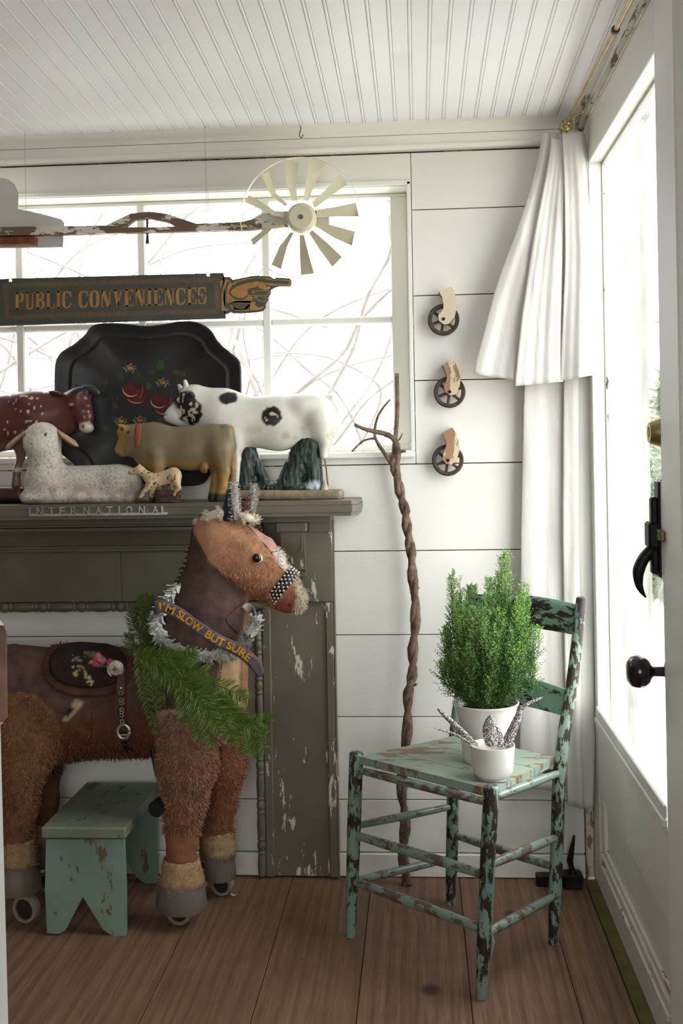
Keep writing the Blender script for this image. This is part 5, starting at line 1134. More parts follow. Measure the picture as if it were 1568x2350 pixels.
# ------------------------------------------------------------------ evergreen garland
M_NEED = vcol('green_needles', .5, .25, 40, 0, 60, .4)
gl = empty('evergreen_garland', hpt(400, 1550, -110), 'fresh green evergreen garland draped over the toy horse chest', 'garland')
r3 = np.random.RandomState(11)
def sprig(pts, ln=24, dens=3.1, dark=1.0, side=1.0):
    n = max(12, int(sum(math.hypot(pts[i+1][0]-pts[i][0], pts[i+1][1]-pts[i][1]) for i in range(len(pts)-1))/dens)); A = [hpt(*p) for p in spline(pts, n)]
    m_ = MB().tube(A, [lerp(.0022, .0009, i/(n-1)) for i in range(n)], 5); c = [lin(82, 74, 40)]*len(m_.v)
    for i in range(n):
        t = A[min(i+1, n-1)]-A[max(i-1, 0)]; t /= np.linalg.norm(t)+1e-9; sd = np.cross(t, (0, 1, 0)); sd /= np.linalg.norm(sd)+1e-9; f = i/(n-1)
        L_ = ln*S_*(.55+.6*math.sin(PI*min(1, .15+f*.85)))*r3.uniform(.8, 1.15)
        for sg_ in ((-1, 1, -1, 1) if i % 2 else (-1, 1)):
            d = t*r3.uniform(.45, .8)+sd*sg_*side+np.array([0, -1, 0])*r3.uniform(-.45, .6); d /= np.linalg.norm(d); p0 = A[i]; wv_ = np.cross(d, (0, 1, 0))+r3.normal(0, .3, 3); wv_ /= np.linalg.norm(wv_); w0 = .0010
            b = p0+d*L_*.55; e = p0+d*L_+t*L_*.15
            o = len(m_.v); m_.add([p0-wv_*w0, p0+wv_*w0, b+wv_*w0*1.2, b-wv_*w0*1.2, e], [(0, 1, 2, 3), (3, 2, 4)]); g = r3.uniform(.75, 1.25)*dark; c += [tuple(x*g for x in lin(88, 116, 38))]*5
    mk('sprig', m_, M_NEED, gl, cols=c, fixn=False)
for a in ([(322, 1500, -62), (312, 1440, -62), (306, 1376, -60)], [(330, 1492, -60), (336, 1430, -62), (334, 1374, -58)], [(318, 1480, -66), (292, 1440, -66), (290, 1405, -64)], [(314, 1510, -70), (288, 1492, -72), (278, 1462, -70)], [(316, 1440, -60), (322, 1400, -66), (318, 1372, -64)]):
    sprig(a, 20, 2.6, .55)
for a in ([(300, 1500, -104), (312, 1570, -116), (330, 1640, -116), (344, 1692, -112)], [(312, 1510, -108), (338, 1570, -118), (352, 1640, -120)], [(322, 1516, -108), (352, 1560, -124), (362, 1632, -122)]): sprig(a, 17, 4.0, 1.0)
mid = [[(300, 1505, -100), (360, 1515, -122), (430, 1518, -118)], [(305, 1515, -106), (370, 1540, -124), (452, 1556, -128)], [(320, 1520, -108), (400, 1562, -130), (480, 1580, -126)], [(350, 1540, -116), (410, 1540, -130), (470, 1548, -122)], [(370, 1550, -120), (440, 1590, -138), (510, 1612, -128)], [(400, 1566, -128), (412, 1610, -138), (415, 1668, -146)], [(420, 1575, -130), (440, 1640, -146), (448, 1704, -150)],
       [(440, 1585, -132), (465, 1650, -148), (478, 1720, -146)], [(452, 1580, -130), (500, 1640, -140), (530, 1712, -132)], [(470, 1590, -128), (520, 1650, -130), (555, 1738, -118)], [(490, 1600, -124), (540, 1650, -120), (602, 1728, -112)], [(480, 1610, -128), (545, 1668, -122), (606, 1690, -112)], [(500, 1630, -124), (560, 1668, -118), (618, 1652, -114)], [(460, 1570, -126), (520, 1590, -120), (560, 1612, -108)], [(380, 1545, -122), (450, 1612, -144), (500, 1690, -146)], [(330, 1525, -112), (366, 1556, -126), (400, 1604, -134)], [(510, 1640, -122), (570, 1688, -114), (586, 1742, -108)], [(340, 1512, -110), (402, 1520, -124), (440, 1500, -120)]]
for a in mid: sprig(a, 26, 3.2, 1.08)
# ------------------------------------------------------------------ green step stool
M_MINT = painted('mint_green_worn_paint', lin(126, 150, 134), lin(116, 98, 74), .60, 26, (1, 1, .4), .6, col2=lin(132, 142, 120), thr2=.56, big=.3)
ST0, ST1 = -.388, -.048
so = empty('step_stool', (atZ(200, 2148)[0], -.22, 0), 'small mint green wooden stool with notched ends under the toy horse', 'stool')
zt_ = at(190, 1900, ST0)[2]
def endboard(y0, y1, dx):
    p = lambda x, y: (at(x, y, ST0)[0]+dx, at(x, y, ST0)[2]); pts = [p(106, 1926), p(103, 2040), p(108, 2146), p(133, 2148), p(150, 2140), p(190, 2058), p(236, 2136), p(256, 2152), p(288, 2152), p(287, 2040), p(283, 1926)]
    zs = min(z for _, z in pts); pts = [(x, max(z-zs, 0) if z < .06 else z) for x, z in pts]; n = len(pts)
    V = [(x, y0, z) for x, z in pts]+[(x, y1, z) for x, z in pts]
    a = [0, 1, 2, 3, 4, 5]; b = [5, 6, 7, 8, 9, 10]
    return V, [tuple(a+[10, 0][:1])[:7], tuple(b), tuple(k+n for k in a[::-1]+[10]), tuple(k+n for k in b[::-1])]+[(k, (k+1) % n, n+(k+1) % n, n+k) for k in range(n)]
def endb(y0, y1, dx):
    V, Fc = endboard(y0, y1, dx); n = len(V)//2; bm = bmesh.new(); vs = [bm.verts.new(v) for v in V]
    bm.faces.new([vs[i] for i in range(n)]); bm.faces.new([vs[n+i] for i in range(n)][::-1])
    for k in range(n): bm.faces.new([vs[k], vs[(k+1) % n], vs[n+(k+1) % n], vs[n+k]])
    bmesh.ops.triangulate(bm, faces=[f for f in bm.faces if len(f.verts) > 4]); bm.verts.index_update(); Fo = [tuple(v.index for v in f.verts) for f in bm.faces]; bm.free(); return V, Fo
XA, XB = at(98, 1912, ST0)[0], at(292, 1912, ST0)[0]; ztop = at(190, 1899, ST0-.012)[2]; zb_ = at(190, 1926, ST0-.012)[2]
mk('end_board', endb(ST0, ST0+.019, 0), M_MINT, so); mk('end_board', endb(ST1-.019, ST1, 0), M_MINT, so)
mk('top_board', MB().box((XA, ST0-.013, zb_+.0005), (XB, ST1+.012, ztop), .004), painted('mint_green_rubbed_top', lin(116, 132, 112), lin(98, 80, 58), .60, 20, (2, .5, 1), .6, col2=lin(126, 128, 106), thr2=.5, big=.2), so)
mk('stretcher', MB().box(((XA+XB)/2-.03, ST0+.019, zb_-.03), ((XA+XB)/2-.01, ST1-.019, zb_), .002), M_MINT, so)

# ------------------------------------------------------------------ twisted vine leaning on the wall
M_BARK = plain('grey_brown_bark', lin(112, 92, 76), .85, var=.4, scale=50, bump=.9)
vn = empty('twisted_vine', atZ(932, 2032), 'twisted grey-brown vine stick leaning on the white plank wall', 'vine stick')
cen = spline([(934, 2034), (926, 1960), (929, 1880), (923, 1800), (932, 1700), (938, 1600), (946, 1540), (950, 1470), (953, 1400), (949, 1330), (942, 1265), (934, 1200), (924, 1150), (914, 1105), (905, 1068), (902, 1045)], 130)
yb = atZ(932, 2032)[1]
def vy(t): return lerp(yb, -.026, t)
for ph, rr_ in ((0, .0098), (PI, .0078)):
    pts = []
    for i, (x, y) in enumerate(cen):
        t = i/129; a = ph+t*2*PI*7.6+.8*math.sin(t*17); o_ = .0066*(1-.2*t); p = at(x, y, vy(t)); pts.append(p+np.array([o_*math.cos(a), o_*.8*math.sin(a)-.002, 0]))
    pts[0][2] = max(pts[0][2], .001)
    mk('strand', MB().tube(pts, [rr_*(1+.10*math.sin(i*.9+ph)+.06*math.sin(i*2.3)) for i in range(130)], 9), M_BARK, vn, smooth=True)
def twig(pts, r, Y0=-.028, Y1=-.028, n=22): mk('branch', MB().tube([at(p[0], p[1], lerp(Y0, Y1, i/(n-1))) for i, p in enumerate(spline(pts, n))], [np.interp(i/(n-1), np.linspace(0, 1, len(r)), r) for i in range(n)], 8), M_BARK, vn, smooth=True)
twig([(903, 1052), (908, 1000), (912, 940), (911, 857)], [.007, .0065, .006, .0058], -.026, -.02)
twig([(908, 1075), (914, 1040), (906, 1010), (885, 996), (858, 990), (835, 984), (814, 974)], [.0085, .0085, .008, .0075, .0068, .0055, .0045], -.030, -.06)
twig([(905, 1075), (886, 1045), (868, 1018), (860, 995), (866, 960), (880, 935), (896, 917)], [.006, .0055, .005, .0045, .004, .0035, .0028], -.03, -.07)
twig([(860, 1006), (845, 1008), (828, 1016), (808, 1036)], [.004, .0034, .003, .002], -.05, -.07)
twig([(914, 1040), (922, 1036), (932, 1035)], [.005, .0045, .0035], -.032, -.036, 8); twig([(908, 1014), (917, 1008), (924, 995)], [.003, .0025, .0015], -.032, -.036, 8)
twig([(953, 1345), (962, 1349)], [.0035, .002], -.035, -.045, 5); twig([(943, 1575), (957, 1570)], [.0045, .003], -.045, -.055, 5)

# ------------------------------------------------------------------ three wooden casters on the wall
M_CWOOD = painted('cream_flaked_wood', lin(150, 116, 86), lin(214, 196, 166), .5, 16, (1.5, 1, .5), .75, big=.5); M_CIRON = plain('brown_iron_wheel', lin(70, 54, 46), .55, .3, .3, 60, .3)
c8 = lambda L_: P2(L_, .2806, 780, 600)
for lab, wc_, poly in (('topmost of three wooden casters on the plank wall', (1018, 734), [(810, 250), (912, 215), (935, 250), (948, 310), (955, 390), (938, 460), (892, 515), (850, 520), (812, 492), (805, 450), (845, 400), (848, 360), (838, 300)]),
                       ('middle one of three wooden casters on the plank wall', (1032, 900), [(835, 850), (925, 805), (950, 850), (970, 900), (985, 960), (980, 1030), (950, 1085), (905, 1100), (862, 1072), (850, 1030), (875, 960), (872, 925), (862, 895)]),
                       ('lowest of three wooden casters on the plank wall', (1028, 1056), [(838, 1405), (920, 1360), (950, 1405), (968, 1460), (978, 1540), (960, 1610), (915, 1660), (870, 1655), (838, 1620), (845, 1570), (870, 1510), (872, 1480), (860, 1450)])):
    cY = -.026; c = at(*wc_, cY); e = empty('wooden_caster', (c[0], 0, c[2]), lab, 'caster', 'wooden casters in a column on the wall')
    s = abs(at(wc_[0]+100, wc_[1], cY)[0]-c[0])/100; R = 36.5*s
    wl_ = mk('wheel_rim', MB().lathe([(R*.74, -.007), (R*.92, -.008), (R, -.005), (R, .005), (R*.92, .008), (R*.74, .007), (R*.74, -.007)], c, (0, 1, 0), 40, cap=False), M_CIRON, e, smooth=40)
    for k in range(6): t = k*PI/3+.35; d = np.array([math.cos(t), 0, math.sin(t)]); mk('spoke', MB().beam(c+d*R*.18, c+d*R*.78, .006, .0075, (0, 1, 0)), M_CIRON, wl_)
    mk('wheel_hub', MB().lathe([(R*.24, -.009), (R*.24, .009)], c, (0, 1, 0), 18), M_CIRON, wl_, smooth=40)
    q = c8(poly); n = len(q); F2 = lambda y0, y1: ([tuple(at(x, y, cY)+np.array([0, d, 0])) for d in (y0, y1) for x, y in q], [tuple(range(n)), tuple(range(2*n-1, n-1, -1))]+[(k, n+k, n+(k+1) % n, (k+1) % n) for k in range(n)])
    mk('fork', F2(-.020, -.0095), M_CWOOD, e); mk('fork', F2(.0095, .0255), M_CWOOD, e)
    ax = at(wc_[0]-1, wc_[1]+1, cY); mk('axle_pin', MB().lathe([(.0035, -.0225), (.0045, -.0222), (.0045, -.018), (.003, .02)], c, (0, 1, 0), 10), M_IRON, e)

# ------------------------------------------------------------------ curtain rod and curtain
RA, RB = np.array([.402, -.150, 2.016]), np.array([.402, -.818, 1.994]); rdir = (RB-RA)/np.linalg.norm(RB-RA)
ro = empty('curtain_rod', RA, 'brass curtain rod with a fluted finial above the glazed door', 'curtain rod')
mk('rod', MB().tube([RA, RB], .0055, 12), M_BRASS, ro, smooth=50); mk('rod_extension', MB().tube([RB-rdir*.01, RB+rdir*.55], .0048, 12), M_BRASS, ro, smooth=50)
mk('rod_joint', MB().tube([RB-rdir*.004, RB+rdir*.008], .0082, 12), plain('dark_brown_ring', lin(60, 46, 36), .5), ro, smooth=50)
fd = -rdir+np.array([-.12, 0, -.28]); fd /= np.linalg.norm(fd)
fn = mk('finial', MB().lathe([(.007, -.004), (.010, .0), (.010, .004), (.007, .008), (.014, .016), (.0165, .026), (.014, .036), (.008, .048), (.0045, .056), (.0055, .062), (.001, .066)], RA, fd, 18), M_BRASS, ro, smooth=40)
for k in range(9):
    u = np.cross(fd, (0, 0, 1)); u /= np.linalg.norm(u); v = np.cross(fd, u); pts = []
    for q in range(9): t = q/8; a = k*2*PI/9+t*1.6; r = .0085+.0085*math.sin(PI*t); pts.append(RA+fd*(.008+.042*t)+r*(math.cos(a)*u+math.sin(a)*v))
    mk('finial_flute', MB().tube(pts, .0017, 5), M_BRASS, fn, smooth=True)
mk('rod_bracket', MB().tube([RA+rdir*.03, RA+rdir*.03+np.array([.03, 0, .012]), np.array([.4385, RA[1]-.03, 2.055])], .004, 8).box((.432, RA[1]-.045, 2.046), (.4385, RA[1]-.015, 2.075)), M_BRASS, ro)
def cloth_mat():
    n = NT('white_cotton_curtain'); c = n.mix(n.step(n.noise(5, 3), .35, .75), lin(210, 206, 200), lin(226, 222, 216)); n.bump(n.noise(7, 5, .55, vec=n.sc(2.2, 2.2, .5), dist=.8), .5, .012); n.fin(c, .9, 0, .1)
    t = n.t; tl = t.nodes.new('ShaderNodeBsdfTranslucent'); tl.inputs[0].default_value = (.88, .84, .74, 1); m_ = t.nodes.new('ShaderNodeMixShader'); m_.inputs[0].default_value = .2
    n.L(n.b.outputs[0], m_.inputs[1]); n.L(tl.outputs[0], m_.inputs[2]); n.L(m_.outputs[0], n.out.inputs[0]); return n.m
M_CLOTH = cloth_mat()
cu = empty('white_curtain', (.36, -.10, 0.0), 'white cotton curtain bunched in the corner beside the glazed door', 'curtain'); cu.location.z = at(1330, 1855, -.08)[2]
def edge(pts): ys = [p[1] for p in pts]; return lambda y: np.interp(y, ys, [p[0] for p in pts])
def sm(e): return lambda y: np.mean([e(y+k) for k in (-36, -18, 0, 18, 36)])
def panel(name, L_, R_, yt, yb, Y0, bulge, folds, nu=60, nv=70, hem=True):
    eL, eR = sm(edge(L_)), sm(edge(R_)); ph = rnd.uniform(0, 6)
    def f(u, v):
        y = lerp(yt(u), yb(u), v); x = lerp(eL(y), eR(y), u); w_ = math.sin(PI*u)**.6
        Y = Y0-bulge*w_*(.5+.5*v)-sum(a*math.sin(u*2*PI*k+p+q*v)*(.35+.65*v) for a, k, p, q in folds)
        n_ = vnoise(np.array([[x*.020+ph, y*.0065, 1.5]]))[0]-.5; return at(x, y, Y-.016*n_*math.sin(PI*min(1, u*1.0)))
    return mk(name, MB().grid(f, nu, nv), M_CLOTH, cu, smooth=True, solid=.0014)
cst = lambda c: (lambda u: c)
panel('curtain_fold', [(1247, 300), (1236, 360), (1222, 420), (1190, 520), (1140, 650), (1106, 780), (1084, 862)], [(1284, 300), (1272, 420), (1252, 600), (1225, 780), (1214, 880)], lambda u: 300+6*u, lambda u: 858+20*u, -.085, .014, [(.008, 1.15, .5, 1.2), (.0011, 3.7, 2, 2)])
panel('curtain_fold', [(1266, 316), (1258, 380), (1244, 450), (1222, 560), (1196, 740), (1181, 885)], [(1298, 316), (1294, 430), (1291, 600), (1288, 780), (1293, 880)], lambda u: 318-10*abs(u-.5), lambda u: 886-10*u, -.104, .016, [(.006, .95, 1.4, .8), (.0011, 4.2, 0, 2)])
panel('curtain_fold', [(1290, 297), (1296, 420), (1298, 600), (1290, 780), (1286, 880)], [(1336, 300), (1344, 380), (1350, 440), (1360, 600), (1365, 780), (1369, 864)], lambda u: 297+5*u, lambda u: 874-14*u, -.118, .014, [(.006, 1.05, 2.6, 1.0), (.0011, 3.4, 1, 2)])
panel('curtain_fold', [(1316, 312), (1336, 380), (1345, 440), (1352, 600), (1350, 780), (1346, 864)], [(1341, 306), (1352, 366), (1354, 420), (1362, 600), (1367, 780), (1371, 862)], cst(308), cst(861), -.100, .006, [(.003, 1.2, 0, 1)], 24)
panel('long_curtain_panel', [(1210, 780), (1203, 900), (1196, 1200), (1194, 1500), (1192, 1860)], [(1304, 780), (1302, 900), (1303, 1200), (1308, 1500), (1314, 1860)], cst(800), lambda u: 1806+14*u, -.048, .008, [(.008, 1.1, .6, .3), (.0011, 3.1, 1, 1.4)])
panel('long_curtain_panel', [(1296, 780), (1294, 900), (1292, 1200), (1296, 1500), (1304, 1860)], [(1330, 780), (1330, 900), (1330, 1200), (1334, 1500), (1340, 1860)], cst(800), lambda u: 1848+8*u, -.066, .010, [(.004, 1.1, 2, .5)], 36)
panel('long_curtain_panel', [(1324, 780), (1324, 900), (1322, 1200), (1326, 1500), (1330, 1860)], [(1361, 780), (1361, 900), (1360, 1200), (1363, 1500), (1366, 1700), (1362, 1860)], cst(800), lambda u: 1857-5*u, -.056, .010, [(.004, 1.2, .4, .6)], 36)

# ------------------------------------------------------------------ mint green ladder-back chair
M_CH = painted('mint_green_crackled_paint', lin(124, 148, 130), lin(54, 42, 36), .505, 62, (1.3, 1.3, .5), .45, col2=lin(100, 132, 120), thr2=.55, var=.12, big=.5, bump=.5)
M_RUNG = painted('worn_green_rung', lin(128, 148, 136), lin(112, 96, 84), .52, 50, (.5, .5, 1), .24, spec=.6, col2=lin(112, 126, 118), thr2=.48, big=.35)
M_SEAT = painted('worn_green_seat', lin(140, 160, 146), lin(140, 108, 80), .56, 12, (.8, 2.2, 1), .5, col2=lin(150, 158, 138), thr2=.5, big=.4)
M_SLAT = painted('crackled_green_slat', lin(112, 144, 126), lin(46, 38, 34), .515, 44, (.5, .5, 1.6), .45, big=.4)
back = np.array([.685, .729, 0])
FRf, FLf, BRf, BLf = [atZ(*p) for p in ((1105, 2291), (805, 2150), (1270, 2165), (1035, 2075))]
def top_at(px, py, foot_, lean): return at(px, py, foot_[1]+lean)
FRt, FLt = top_at(1128, 1806, FRf, .018), top_at(818, 1729, FLf, .018)
BRs, BLs = top_at(1286, 1755, BRf, .012), top_at(1043, 1705, BLf, .012); BRt, BLt = top_at(1335, 1373, BRf, .055), top_at(1084, 1346, BLf, .055)
chr_ = empty('ladderback_chair', ((FRf+BLf)/2)*np.array([1, 1, 0]), 'mint green ladder-back chair with crackled paint holding a potted cypress', 'chair')
def legm(pts, rs, name='leg'): mk(name, MB().tube(pts, rs, 16), M_CH, chr_, smooth=50)
def wob(a, b, n=9): return [a+(b-a)*i/(n-1) for i in range(n)]
for a, b in ((FRf, FRt), (FLf, FLt)): legm(wob(a, b)+[b+np.array([0, 0, .003])], [.0115, .0135, .0150, .0158, .0163, .0168, .0170, .0170, .0168, .0130])
for a, s_, b in ((BRf, BRs, BRt), (BLf, BLs, BLt)):
    pts = spline([a, (a+s_)/2, s_, s_*.5+b*.5+np.array([.003, -.004, 0]), b], 16); legm(pts+[pts[-1]+np.array([0, 0, .003])], [.0120, .0140]+[.0158]*8+[.0152, .0148, .0142, .0136, .0132, .0128, .0095], 'back_post')
def onleg(leg, z):
    for i in range(len(leg)-1):
        a, b = leg[i], leg[i+1]
        if a[2] <= z <= b[2]+1e-6: return a+(b-a)*(z-a[2])/(b[2]-a[2])
    return leg[-1]
LEG = dict(FR=[FRf, FRt], FL=[FLf, FLt], BR=[BRf, BRs, BRt], BL=[BLf, BLs, BLt])
def zpx(k, x, y): return at(x, y, LEG[k][0][1]+.008)[2]
def rung(k1, p1, k2, p2, r=.0105): 
    a, b = onleg(LEG[k1], zpx(k1, *p1)), onleg(LEG[k2], zpx(k2, *p2)); n = 9; mk('rung', MB().tube([a+(b-a)*i/(n-1) for i in range(n)], [r*(.82+.24*math.sin(PI*i/(n-1))) for i in range(n)], 12), M_RUNG, chr_, smooth=50)
rung('FL', (835, 1768), 'FR', (1115, 1846), .0098); rung('FR', (1145, 1836), 'BR', (1287, 1774), .0098); rung('FL', (828, 1752), 'BL', (1035, 1720), .009); rung('BL', (1045, 1722), 'BR', (1280, 1776), .009)
rung('FL', (828, 1916), 'FR', (1110, 2010), .0112); rung('FL', (822, 2020), 'FR', (1100, 2132), .0112)
rung('FR', (1140, 1988), 'BR', (1278, 1920)); rung('FR', (1135, 2144), 'BR', (1272, 2054)); rung('BL', (1055, 1914), 'BR', (1262, 1990)); rung('FL', (835, 1897), 'BL', (1030, 1850), .0095); rung('FL', (840, 2022), 'BL', (1022, 1968), .0095)
zs = FRt[2]-.010
cFL, cFR, cBR, cBL = [np.array([*onleg(LEG[k], zs-.01)[:2], zs]) for k in ('FL', 'FR', 'BR', 'BL')]
fdv = (cFR-cFL)/np.linalg.norm(cFR-cFL)
cFL2, cFR2 = cFL+fdv*.019-back*.006, cFR-fdv*.004-back*.004; cBR2, cBL2 = cBR-fdv*.012-back*.004, cBL+fdv*.012-back*.004
cFR2 = cFR2+back*.018; 
for t0, t1 in ((0, .255), (.262, .635), (.642, 1)):
    a, b, c, d = cFL2+(cBL2-cFL2)*t0, cFR2+(cBR2-cFR2)*t0, cFR2+(cBR2-cFR2)*t1, cFL2+(cBL2-cFL2)*t1
    V = [p+np.array([0, 0, -.019]) for p in (a, b, c, d)]+[a, b, c, d]; bm_ = MB().add(V, [(0, 3, 2, 1), (4, 5, 6, 7), (0, 1, 5, 4), (1, 2, 6, 5), (2, 3, 7, 6), (3, 0, 4, 7)]); mk('seat_board', bm_, M_SEAT, chr_)
def slat(y0, y1):                             # picture heights at the right-hand post
    a0, a1 = zpx('BR', 1312, y1), zpx('BR', 1312, y0)
    def g(u, v):
        z = lerp(a0, a1, v); A, B = onleg(LEG['BL'], z), onleg(LEG['BR'], z); return A+(B-A)*u+back*(.024*math.sin(PI*u))+np.array([0, 0, .008*math.sin(PI*u)*(v)])
    mk('back_slat', MB().grid(g, 24, 6), M_SLAT, chr_, smooth=True, solid=.011)
slat(1396, 1464); slat(1590, 1648)
mk('cobweb', MB().tube([onleg(LEG['FR'], .14)+np.array([.016, -.004, 0]), onleg(LEG['FR'], .12)+np.array([.019, -.004, 0]), onleg(LEG['FR'], .085)+np.array([.016, -.004, 0])], [.001, .004, .001], 6), plain('grey_lint', lin(150, 140, 134), 1), chr_)

# ------------------------------------------------------------------ potted cypress and feather cup on the seat
M_EN = plain('white_glazed_pot', lin(226, 223, 214), .18, 0, .05, 10, 0, .6)
pb = atZ(1117, 1745, zs); sc_p = (3+pb[1])/F
zr_ = at(1120, 1610, pb[1])[2]-zs; Rr_ = 76*sc_p
pt = empty('potted_cypress', pb, 'feathery green cypress in a white glazed pot on the chair seat', 'potted plant')
mk('pot', MB().lathe([(.001, 0), (Rr_*.66, 0), (Rr_*.70, .006), (Rr_*.72, .014), (Rr_*.74, zr_*.3), (Rr_*.82, zr_*.65), (Rr_*.93, zr_*.90), (Rr_*.97, zr_*.955), (Rr_*1.0, zr_*.975), (Rr_*1.0, zr_*.995), (Rr_*.965, zr_), (Rr_*.93, zr_*.985), (Rr_*.84, zr_*.85), (.001, zr_*.85)], pb, (0, 0, 1), 48, cap=False), M_EN, pt, smooth=45)
mk('soil', MB().lathe([(.001, zr_*.865), (Rr_*.835, zr_*.86)], pb, (0, 0, 1), 24, cap=False), plain('dark_soil', lin(44, 34, 28), .95), pt)
r4 = np.random.RandomState(21); fol = MB(); fcol = []; stm = MB()
tips = [(1040, 1318, .0), (1160, 1268, -.01), (1120, 1330, -.02), (1200, 1342, .01), (1085, 1345, .02), (1140, 1310, .02), (1060, 1380, -.03), (1185, 1390, -.03), (1025, 1430, 0), (1215, 1440, .01), (1022, 1520, -.02), (1218, 1505, .02), (1100, 1400, -.055), (1150, 1400, -.055), (1130, 1460, -.07), (1080, 1470, -.06), (1175, 1480, -.055)]
ctr = np.array([pb[0], pb[1], zs+zr_*.9])
FV = []; FCc = []
def nrm(a): return a/(np.linalg.norm(a, axis=-1, keepdims=True)+1e-9)
def frond(base, tip, bow, dens, wd):
    L_ = np.linalg.norm(tip-base); n = max(8, int(L_/dens)); pts = np.array(spline([base, (base+tip)/2+bow, tip], n))
    stm.tube(pts, [lerp(.0012, .0005, i/(n-1)) for i in range(n)], 4)
    t = nrm(pts[1:]-pts[:-1]); m_ = n-1; f = np.arange(1, n)/(n-1)
    K = 2; t = np.repeat(t, K, 0); P0 = np.repeat(pts[1:], K, 0); ff = np.repeat(f, K); a = r4.uniform(0, 2*PI, m_*K)
    u = nrm(np.cross(t, np.stack([np.cos(a), np.sin(a), np.full(m_*K, .2)], 1))); bl_ = wd*(.35+.9*np.sin(PI*np.minimum(1, .12+.85*ff)))*r4.uniform(.6, 1.2, m_*K); bd = nrm(t*.9+u*.9)
    J = 12; g = np.tile((np.arange(J)//2+.6)/6, m_*K); s2 = np.tile(np.where(np.arange(J) % 2, 1, -1), m_*K); R = lambda q: np.repeat(q, J, 0)
    bl_, bd, u, P0, ff = R(bl_), R(bd), R(u), R(P0), R(ff); p = P0+bd*(bl_*g)[:, None]; p[:, 2] += .15*bl_*g*g
    w_ = nrm(np.cross(bd, u))*(s2*.75)[:, None]+r4.normal(0, .35, p.shape); ld = nrm(bd*.7+w_); l_ = (.0058*(1-.35*g)*r4.uniform(.8, 1.25, len(g)))[:, None]; nn = nrm(np.cross(ld, r4.normal(0, 1, p.shape)))
    FV.append(np.stack([p, p+ld*l_*.5+nn*.0011, p+ld*l_, p+ld*l_*.5-nn*.0011], 1).reshape(-1, 3))
    c = np.where((ff < .75)[:, None], np.array(lin(74, 114, 50)), np.array(lin(116, 154, 76)))*(r4.uniform(.7, 1.3, len(g))*(.8+.4*ff))[:, None]; FCc.append(np.repeat(c, 4, 0))  # inner shade and highlight green at the tips painted into leaf colour
for (x, y, dy) in tips:
    for q in range(6):
        tip = at(x+r4.normal(0, 8), y+abs(r4.normal(0, 22))-6*(q == 0), pb[1]+dy+r4.normal(0, .012)); base = ctr+np.array([r4.normal(0, .018), r4.normal(0, .018), 0]); frond(base, tip, np.array([(tip-base)[0]*.35, (tip-base)[1]*.35, 0]), .0080, .028)
for q in range(46):
    y = r4.uniform(1380, 1590); ang = r4.uniform(0, 2*PI); wx = np.interp(y, [1300, 1400, 1480, 1560, 1600], [40, 88, 96, 80, 55]); tip = at(1120+wx*math.cos(ang), y-15, pb[1]+.085*math.sin(ang)); base = ctr+np.array([.02*math.cos(ang), .02*math.sin(ang), 0]); frond(base, tip, np.array([(tip-base)[0]*.25, (tip-base)[1]*.25, -.01]), .0075, .026)
mk('stems', stm, plain('green_brown_stem', lin(92, 84, 46), .8), pt, kind='stuff')
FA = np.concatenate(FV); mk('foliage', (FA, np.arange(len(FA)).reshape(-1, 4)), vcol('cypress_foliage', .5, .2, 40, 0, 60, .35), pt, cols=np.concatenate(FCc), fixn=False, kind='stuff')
cb = atZ(1132, 1785, zs); sc_c = (3+cb[1])/F; zc = at(1135, 1708, cb[1])[2]-zs; Rc = 51*sc_c
cp = empty('feather_cup', cb, 'small white glazed cup holding feathers on the chair seat', 'cup')
mk('cup_body', MB().lathe([(.001, 0), (Rc*.64, 0), (Rc*.65, zc*.035), (Rc*.68, zc*.05), (Rc*.82, zc*.12), (Rc*.89, zc*.22), (Rc*.93, zc*.45), (Rc*.96, zc*.75), (Rc*1.0, zc*.97), (Rc*1.0, zc), (Rc*.96, zc), (Rc*.88, zc*.7), (Rc*.7, zc*.25), (.001, .012)], cb, (0, 0, 1), 44, cap=False), M_EN, cp, smooth=45)
def feather_mat():
    n = NT('spotted_guinea_feather'); v = n.voro(300); k = n.step(v, .40, .48); return n.fin(n.mix(k, lin(232, 226, 220), lin(112, 102, 102)), .7)
M_FEA = feather_mat(); M_QUI = plain('pale_quill', lin(206, 196, 180), .5)
